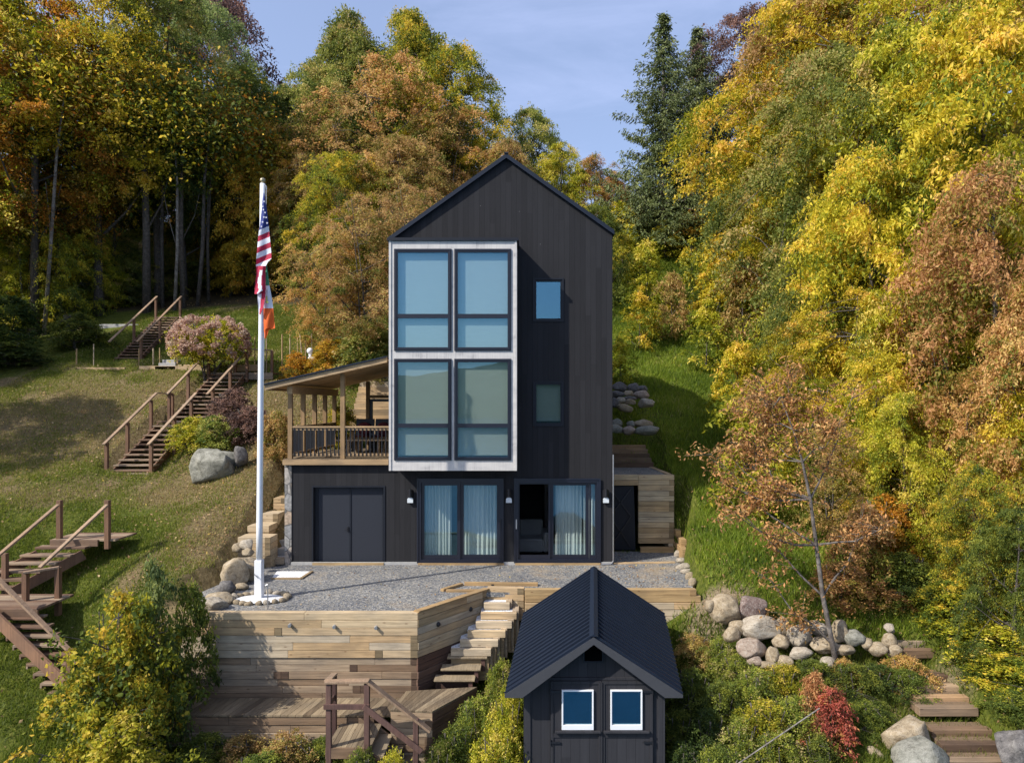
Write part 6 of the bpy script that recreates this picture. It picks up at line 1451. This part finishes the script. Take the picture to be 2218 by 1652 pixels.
# the slope on the far side of the grass
for a in [
 (1625,20,47,170,'round','plum','wine-red tree behind the golden trees at the sky edge'),
 (1600,330,45,200,'full','plum','dull purple tree in the gap under the spruce branches'),
 (1720,330,44,260,'full','brown','brown tree filling the gap behind the olive one'),
 (1722,0,34,250,'spire','gold','golden tree with its leafy edge against the sky'),
 (1580,330,39,190,'airy','amber','amber tree leaning out over the sapling slope'),
 (1750,300,30,220,'round','gold','amber-gold tree below the golden edge tree'),
 (1740,-60,33,260,'round','gold','golden crown at the top of the frame'),
 (1850,-70,32,280,'round','brown','brown-topped tree between two golden crowns'),
 (2020,-120,31,320,'round','gold','yellow crown touching the top of the frame'),
 (2200,-120,30,330,'round','brown','rust-topped tree in the upper corner'),
 (1800,110,27,300,'round','olive','large dull olive tree with drooping leaves'),
 (1950,60,25,360,'full','lime','large bright yellow-green tree high on the slope'),
 (2150,-20,23,380,'full','gold','large yellow tree at the frame edge'),
 (1890,320,22,330,'full','gold','bright yellow tree in the middle of the slope'),
 (1760,480,24,260,'full','olive','olive-green tree over the pale dry one'),
 (1740,660,22.5,190,'airy','gold','pale yellow tree at the margin of the grass slope'),
 (1850,620,20.5,260,'airy','gold','yellow tree with bare twigs showing'),
 (1990,560,19.5,260,'full','lime','fresh lime tree below the bright yellow one'),
 (2160,350,18.0,280,'full','rust','large copper-brown tree near the frame edge'),
 (1900,760,18.3,230,'full','gold','golden low tree with the palest yellow leaves'),
 (1640,830,18.8,170,'sapling','lime','yellow young tree behind the thin tree'),
 (2120,790,16.6,220,'airy','rust','second copper-brown tree under the large one'),
 (2260,600,15.6,230,'full','rust','nearest copper tree cut by the frame edge'),
 (1960,850,17.0,220,'full','lime','lime-green tree shading the bank'),
 (2120,1010,14.3,220,'full','twotone','glossy green and yellow tree over the end of the rock wall'),
 (2200,1100,13.0,170,'full','green','green leafed tree at the frame edge above the timber path'),
 (2330,700,15.0,260,'full','gold','golden tree just cut off by the frame'),
 (2330,200,20.0,330,'full','lime','lime tree just cut off by the frame'),
 (1800,900,17.6,180,'airy','brown','dim olive tree behind the thin tree trunk'),
 ]: plant(*a, group=GR)
for a in [
 (1350,500,37,70,'sapling','lime','yellowish sapling by the corner of the roof'),(1400,520,34,80,'sapling','lime','lime sapling on the slope below the spruce'),(1498,520,33,80,'sapling','twotone','green-gold sapling in the middle of the slope'),(1560,505,32,110,'sapling','gold','golden sapling under the amber tree'),
 (1385,620,30,80,'sapling','gold','yellow-green sapling half-way down the grass slope'),(1455,590,31,70,'sapling','brown','brownish sapling beside the half-way yellow one'),(1530,650,28,90,'sapling','lime','drooping golden sapling at the tree line'),
 (1610,560,29,110,'sapling','brown','brown sapling against the tree line'),(1345,730,26,70,'sapling','lime','yellow-green sapling above the field stones'),
 (1600,740,24,100,'sapling','gold','wide golden sapling next to the pale tree'),(1440,480,40,80,'sapling','lime','lime sapling under the spruce'),(1340,440,40,90,'sapling','lime','small yellow-green sapling behind the roof corner')]:
    plant(*a, group='saplings scattered on the grass slope')
for a in [
 (1870,1100,15.6,130,'shrub','rust','coppery shrub spilling over the grass bank'),(1915,1070,16.4,110,'shrub','orange','flame-orange shrub on the shaded bank'),(1960,1200,15.2,150,'shrub','green','dark green shrub beside the copper one'),(1820,1220,15.0,130,'shrub','rust','low coppery shrub behind the thin trunk'),
 (1925,1290,15.0,110,'shrub','rust','red-brown low shrub above the rock wall'),(2070,1260,14.2,180,'shrub','twotone','yellow-green shrub above the short shaded steps'),(2150,1330,13.4,190,'shrub','lime','bright shrub hanging over the timber path'),(2190,1420,12.6,170,'shrub','twotone','green-yellow shrub beside the upper timber path'),(2130,1430,13.0,100,'shrub','twotone','small green-yellow shrub at the bend of the timber path'),
 (2200,1500,12.0,120,'shrub','green','dark shrub next to the timber path near the rough boulder')]:
    plant(*a, cat='shrub', group='shrubs on the bank above the rocks')
# thin leaning tree in front of the bank
tt = thing('thin_tree', 'thin leaning grey-barked tree with sparse red-brown leaves, rising through the rock wall', 'tree', tuple(P(1808, 1412, 13.6)))
m = MB(); tp = [P(*q) for q in ((1812, 1440, 13.55), (1803, 1395, 13.6), (1782, 1290, 13.6), (1768, 1180, 13.6), (1755, 1080, 13.6), (1738, 1000, 13.6), (1718, 930, 13.5), (1690, 860, 13.4))]
m.tube(tp, [0.06, 0.054, 0.047, 0.04, 0.033, 0.025, 0.017, 0.008], 8, 0.5)
ends = []
rr_ = random.Random(5)
for (i, dx_, dz_2, n_) in [(1,-220,-160,0),(2,-240,-200,0),(2,150,-190,0),(3,-250,-80,0),(3,-260,-190,0),(4,-230,-30,0),(4,120,-170,0),(4,-170,-150,0),(5,-180,-40,0),(5,110,-140,0),(5,-120,-150,0),(6,-130,-50,0),(6,90,-90,0),(6,-60,-110,0),(7,-60,-50,0),(7,40,-60,0),(3,190,-60,0),(4,-200,-90,0)]:
    b0 = tp[i]; k = 13.6/F; e = b0+Vector((dx_*k*0.78, rr_.uniform(-0.9, 0.9), -dz_2*k)); md_ = b0.lerp(e, 0.5)+Vector((0, 0, -0.12)); rad0 = 0.028 if i < 5 else 0.016
    md_ += Vector((rr_.uniform(-0.1, 0.1), 0, rr_.uniform(-0.3, 0.05)))
    q1 = b0.lerp(md_, 0.5)+Vector((0, 0, rr_.uniform(-0.12, 0.1))); q2 = md_.lerp(e, 0.55)+Vector((rr_.uniform(-0.12, 0.12), 0, rr_.uniform(-0.1, 0.15)))
    m.tube([b0, q1, md_, q2, e], [rad0, rad0*0.75, rad0*0.55, rad0*0.35, 0.004], 5, 0.5, cap=False)
    for j in range(13):
        q = rr_.uniform(0.25, 1.0); s0 = b0.lerp(md_, q*2) if q < 0.5 else md_.lerp(e, q*2-1); l = rr_.uniform(0.25, 0.7)
        e2 = s0+Vector((rr_.uniform(-1, 1)*l, rr_.uniform(-0.6, 0.6)*l, rr_.uniform(-0.35, 0.8)*l)); m.tube([s0, e2], [0.008, 0.003], 3, 0.5, cap=False); ends.append((s0, e2))
m.build('trunk', M['bark_mid'], tt, smooth=True)
g = np.random.default_rng(77); pts = []
for s0, e2 in ends:
    for j in range(40): pts.append(np.array(s0.lerp(e2, rr_.uniform(0.2, 1.15)))+g.normal(0, 0.085, 3))
pts = np.array(pts)-np.array(tt.location); vv, ff = leaf_arrays(pts, 0.082, g, 0.6, 0.42)
link('crown', np_mesh('crown', vv, ff, np.repeat(g.uniform(0, 1, len(pts)), 2), 3), LM['maroon'], tt)

# garden and lawn shrubs
hy_ = plant(455, 690, 26.6, 140, 'umbrella', 'lime', 'round-headed garden shrub covered in dusty pink blossoms', cat='shrub', name='blossom_shrub')
g = np.random.default_rng(55); n = 190
u = g.uniform(0, 2*np.pi, n); t = g.uniform(0.46, 1.0, n); rad = 1.12*np.sqrt(np.clip(1-((t-0.62)/0.42)**2, 0.02, 1)); bc = np.stack([rad*np.cos(u), rad*np.sin(u), t*2.02], -1)
k = np.repeat(np.arange(n), 70); o_ = g.normal(size=(len(k), 3)); o_ /= np.linalg.norm(o_, axis=1)[:, None]
vv, ff = leaf_arrays(bc[k]+o_*np.array([0.12, 0.12, 0.10])*g.uniform(0.5, 1, len(k))[:, None], 0.05, g, 0.0, 0.9)
link('blossoms', np_mesh('blossoms', vv, ff, np.repeat(np.clip(g.normal(0.5, 0.18, n)[k]+g.normal(0, 0.12, len(k)), 0, 1), 2), 3), LM['pinkbloom'], hy_)
for a in [(505,845,22.6,120,'shrub','plum','dark purple shrub growing beside the upper flight of the long stair'),(545,880,22.0,110,'shrub','plum','dull brown-purple shrub behind the flagpole'),(415,905,21.8,110,'shrub','lime','yellow-green shrub above the huge grey boulder'),(470,900,21.6,100,'shrub','olive','olive shrub between the yellow-green and the purple ones'),
 (645,765,27.0,80,'shrub','orange','flame-orange little maple by the white urn'),(720,735,27.0,110,'shrub','amber','yellow-orange shrub over the porch roof edge'),(800,700,27.0,160,'shrub','olive','olive-gold shrub behind the porch roof'),
 (600,890,21.0,70,'shrub','brown','brownish shrub between the flagpole and the porch'),(740,880,22.5,90,'shrub','twotone','green shrub seen between the porch posts')]:
    plant(*a, cat='shrub', group='shrubs around the garden')
# leafy shrubs in the near corner
for a in [(262,1290,12.2,200,'bush','twotone','largest glossy green and yellow shrub in front of the pale timber wall'),(335,1215,12.9,60,'sapling','sage','spiky dark green growth behind the largest glossy shrub'),(415,1262,13.3,50,'sapling','green','short dark shoots at the very end of the pale timber wall'),(215,1430,11.6,190,'bush','twotone','broad yellow-green shrub below the near stair'),(300,1470,11.7,140,'bush','twotone','deep green leafy shrub under the corner of the boardwalk'),
 (265,1550,10.9,190,'bush','lime','yellowest leafy shrub at the bottom of the frame'),(310,1320,12.8,110,'bush','twotone','yellow-speckled shrub touching the end of the pale timber wall')]:
    plant(*a, cat='shrub', group='leafy shrubs beside the near stair')
# wild growth along the bottom
WS = [(1085,1432,13.4,90,'weed','weed','straw-tipped weed clump between the pebble stair and the shed'),(1035,1510,12.8,120,'weed','weed','seedy weed clump beside the block landing'),(1100,1500,12.6,110,'weed','lime','yellow-green clump against the shed wall'),(1080,1570,11.9,150,'weed','lime','bright yellow clump at the shed corner'),(990,1570,12.3,120,'weed','green','green clump below the block landing'),
 (960,1610,12.0,110,'weed','grassy','grassy clump at the foot of the block landing'),(700,1600,12.6,130,'weed','green','green clump under the railed platform'),(620,1590,12.5,150,'weed','brown','dry brown clump before the lower boardwalk wall'),(520,1600,12.5,150,'weed','brown','dry straw clump under the boardwalk'),(440,1590,12.4,120,'weed','green','dark clump at the boardwalk end'),(780,1625,11.8,110,'weed','green','leafy clump beneath the railed steps'),(850,1635,11.5,120,'weed','lime','yellowish clump beneath the railed steps'),(560,1640,11.9,180,'weed','green','green clump low before the dry ones'),
 (1500,1375,14.4,110,'weed','brown','brownish clump at the foot of the long low timber wall'),(1560,1385,14.0,90,'weed','weed','straw clump by the stepped timber wall end'),(1600,1420,13.6,110,'weed','weed','dull weed clump below the big square boulder'),(1500,1450,13.4,120,'weed','green','green clump in the shade of the shed'),(1470,1540,12.8,110,'weed','green','shaded clump against the shed back corner'),(1560,1480,12.9,130,'weed','green','green clump just out of the shed shade'),
 (1640,1450,13.0,120,'weed','weed','olive clump under the pinkish boulder'),(1700,1440,13.1,120,'weed','lime','yellow-green clump under the flat stones'),(1760,1430,13.2,110,'weed','green','leafy clump below the striped cobble'),(1660,1520,12.2,140,'weed','lime','brightest yellow clump in the weeds'),(1600,1560,12.0,130,'weed','weed','mixed clump at the edge of the shed shade'),(1730,1510,12.2,120,'weed','weed','tall mixed clump beside the red sapling'),
 (1690,1590,11.6,150,'weed','weed','pale green clump along the bare stick'),(1780,1600,11.5,120,'weed','green','low clump in front of the red sapling'),(1560,1620,11.6,160,'weed','green','dark clump at the bottom of the shed shade'),(1850,1440,13.0,130,'weed','green','ferny green clump past the red sapling'),(1905,1440,13.2,120,'weed','dark','dark green clump below the leaf-littered bank'),(1960,1450,13.0,110,'weed','green','green clump beside the timber path'),
 (1880,1520,12.4,110,'weed','green','fern clump above the long pale stone'),(1830,1430,13.3,90,'weed','rust','coppery growth at the foot of the thin tree'),(1960,1420,13.3,110,'weed','rust','coppery growth before the upper steps'),(1480,1610,12.0,110,'weed','dark','darkest clump beside the shed wall'),(1530,1540,12.4,130,'weed','dark','dark clump in the deep shed shade')]
for a in WS: plant(*a, cat='shrub', group='wild growth at the foot of the walls')
plant(1800, 1490, 11.9, 95, 'sapling', 'crimson', 'bright red maple sapling beside the large boulders', group=None)
plant(1765, 1455, 12.2, 70, 'sapling', 'maroon', 'dusky red sapling twining behind the bright red one')
# trees outside the frame whose shade falls across the lawn
for k, (x, y, ht) in enumerate([(-24.5, 0.5, 12), (-27, -4, 13), (-21, -6.5, 9), (-31, 6, 15), (-26, 7.5, 12)]):
    plant(0, 0, 18, 560, 'round', 'gold', 'broad tree beyond the frame shading the lawn', xy=(x, y), height_m=ht, group='trees beyond the frame')

# grass, leaf litter
def scatter(n, x0, x1, y0, y1, seed, dens):
    g = np.random.default_rng(seed); X = g.uniform(x0, x1, n); Y = g.uniform(y0, y1, n); d = Y+18
    px = CX+X*F/d; z = height(X, Y); py = CY+(CZ-z)*F/d
    ok = (px > -60) & (px < 2280) & (py < 1720) & (g.random(n) < dens(X, Y)) & ~inside(X, Y, PATIO)
    ok &= ~((X > -7.0) & (X < 2.2) & (Y > -0.1) & (Y < 5.4)) & ~((X > 2.0) & (X < 4.1) & (Y > 1.5) & (Y < 4.3)) & ~((X > -7.1) & (X < -0.3) & (Y > -5.3) & (Y < -4))
    return X[ok], Y[ok], z[ok], g
def blades(name, label, n, box, seed, dens, h, w, mat):
    X, Y, z, g = scatter(n, *box, seed, dens); k = len(X); a = g.uniform(0, 6.28, k); hh = h*g.uniform(0.5, 1.4, k); ww = w*g.uniform(0.7, 1.3, k)*(1+(Y+6)*0.03)
    b = np.stack([X, Y, z-0.01], -1); s = np.stack([np.cos(a)*ww, np.sin(a)*ww, np.zeros(k)], -1); t = b+np.stack([g.normal(0, 0.4, k)*hh, g.normal(0, 0.4, k)*hh, hh], -1)
    V_ = np.stack([b-s, b+s, t], 1).reshape(-1, 3); tn = np.clip(0.55*np.clip(covers(X, Y)[0], 0, 1)*(X < -4)+0.42+0.2*g.normal(size=k)+0.35*np.sin(X*1.3+np.sin(Y*2))*np.sin(Y*1.7+X*0.4)*0.6, 0, 1)
    tag(link(name, np_mesh(name, V_, np.arange(3*k).reshape(-1, 3), tn, 3), mat), label, kind='stuff')
def dl(X, Y):
    a, b_, c = covers(X, Y); return np.clip(1-0.45*a-b_-c, 0.0, 1)*np.clip(0.75+0.45*patchy(X, Y, 2.2), 0.12, 1)
blades('grass', 'mown green grass of the lawn', 700000, (-20, -6.5, -7, 17.5), 1, dl, 0.075, 0.010, LM['grassy'])
blades('grass', 'long bright grass on the bank beside the house', 520000, (2.2, 18, -4, 27), 2, lambda X, Y: np.clip(1.1-covers(X, Y)[1]*1.1-covers(X, Y)[2], 0.02, 1)*np.clip(0.8+0.4*patchy(X, Y, 1.8), 0.2, 1), 0.17, 0.012, LM['bankgrass'])
blades('grass', 'rough grass at the foot of the walls', 120000, (-9, 10, -8, -3), 3, lambda X, Y: 0.8+0*X, 0.16, 0.009, LM['grassy'])
def litter(name, label, n, box, seed, dens, size=0.06):
    X, Y, z, g = scatter(n, *box, seed, dens); C = np.stack([X, Y, z+g.uniform(0.0, 0.07, len(X))], -1)
    V_, F_ = leaf_arrays(C, size, g, 0.0, 0.6); tag(link(name, np_mesh(name, V_, F_, np.repeat(g.uniform(0, 1, len(X)), 2), 3), LM['litter']), label, kind='stuff')
litter('fallen_leaves', 'fallen tan leaves scattered over the lawn and banks', 110000, (-20, 14, -7, 20), 5, lambda X, Y: 0.09+0.9*blob(X, Y, (-7.9, 0.8), 1.8, 3.0)+0.9*blob(X, Y, (-6.5, 7.5), 3, 4)+0.8*blob(X, Y, (7.5, -2.5), 4.5, 1.6)+0.6*blob(X, Y, (-14, 5), 5, 3)+0.7*blob(X, Y, (7.5, -5), 1.5, 2))
g = np.random.default_rng(9); n = 1500; X = g.uniform(-6, 3.6, n); Y = g.uniform(-3.9, 1.5, n)
ok = inside(X, Y, [(p[0]*0.985, p[1]) for p in GP]) & (g.random(n) < 0.12+0.88*blob(X, Y, (3.0, -1.4), 1.5, 2.0)+0.4*blob(X, Y, (0, -0.4), 4, 0.5))
C = np.stack([X[ok], Y[ok], np.full(ok.sum(), 0.02)], -1); V_, F_ = leaf_arrays(C, 0.05, g, 0.0, 0.6)
tag(link('fallen_leaves', np_mesh('fallen_leaves', V_, F_, np.repeat(g.uniform(0, 1, len(C)), 2), 3), LM['litter']), 'dry leaves lying on the gravel patio', kind='stuff')
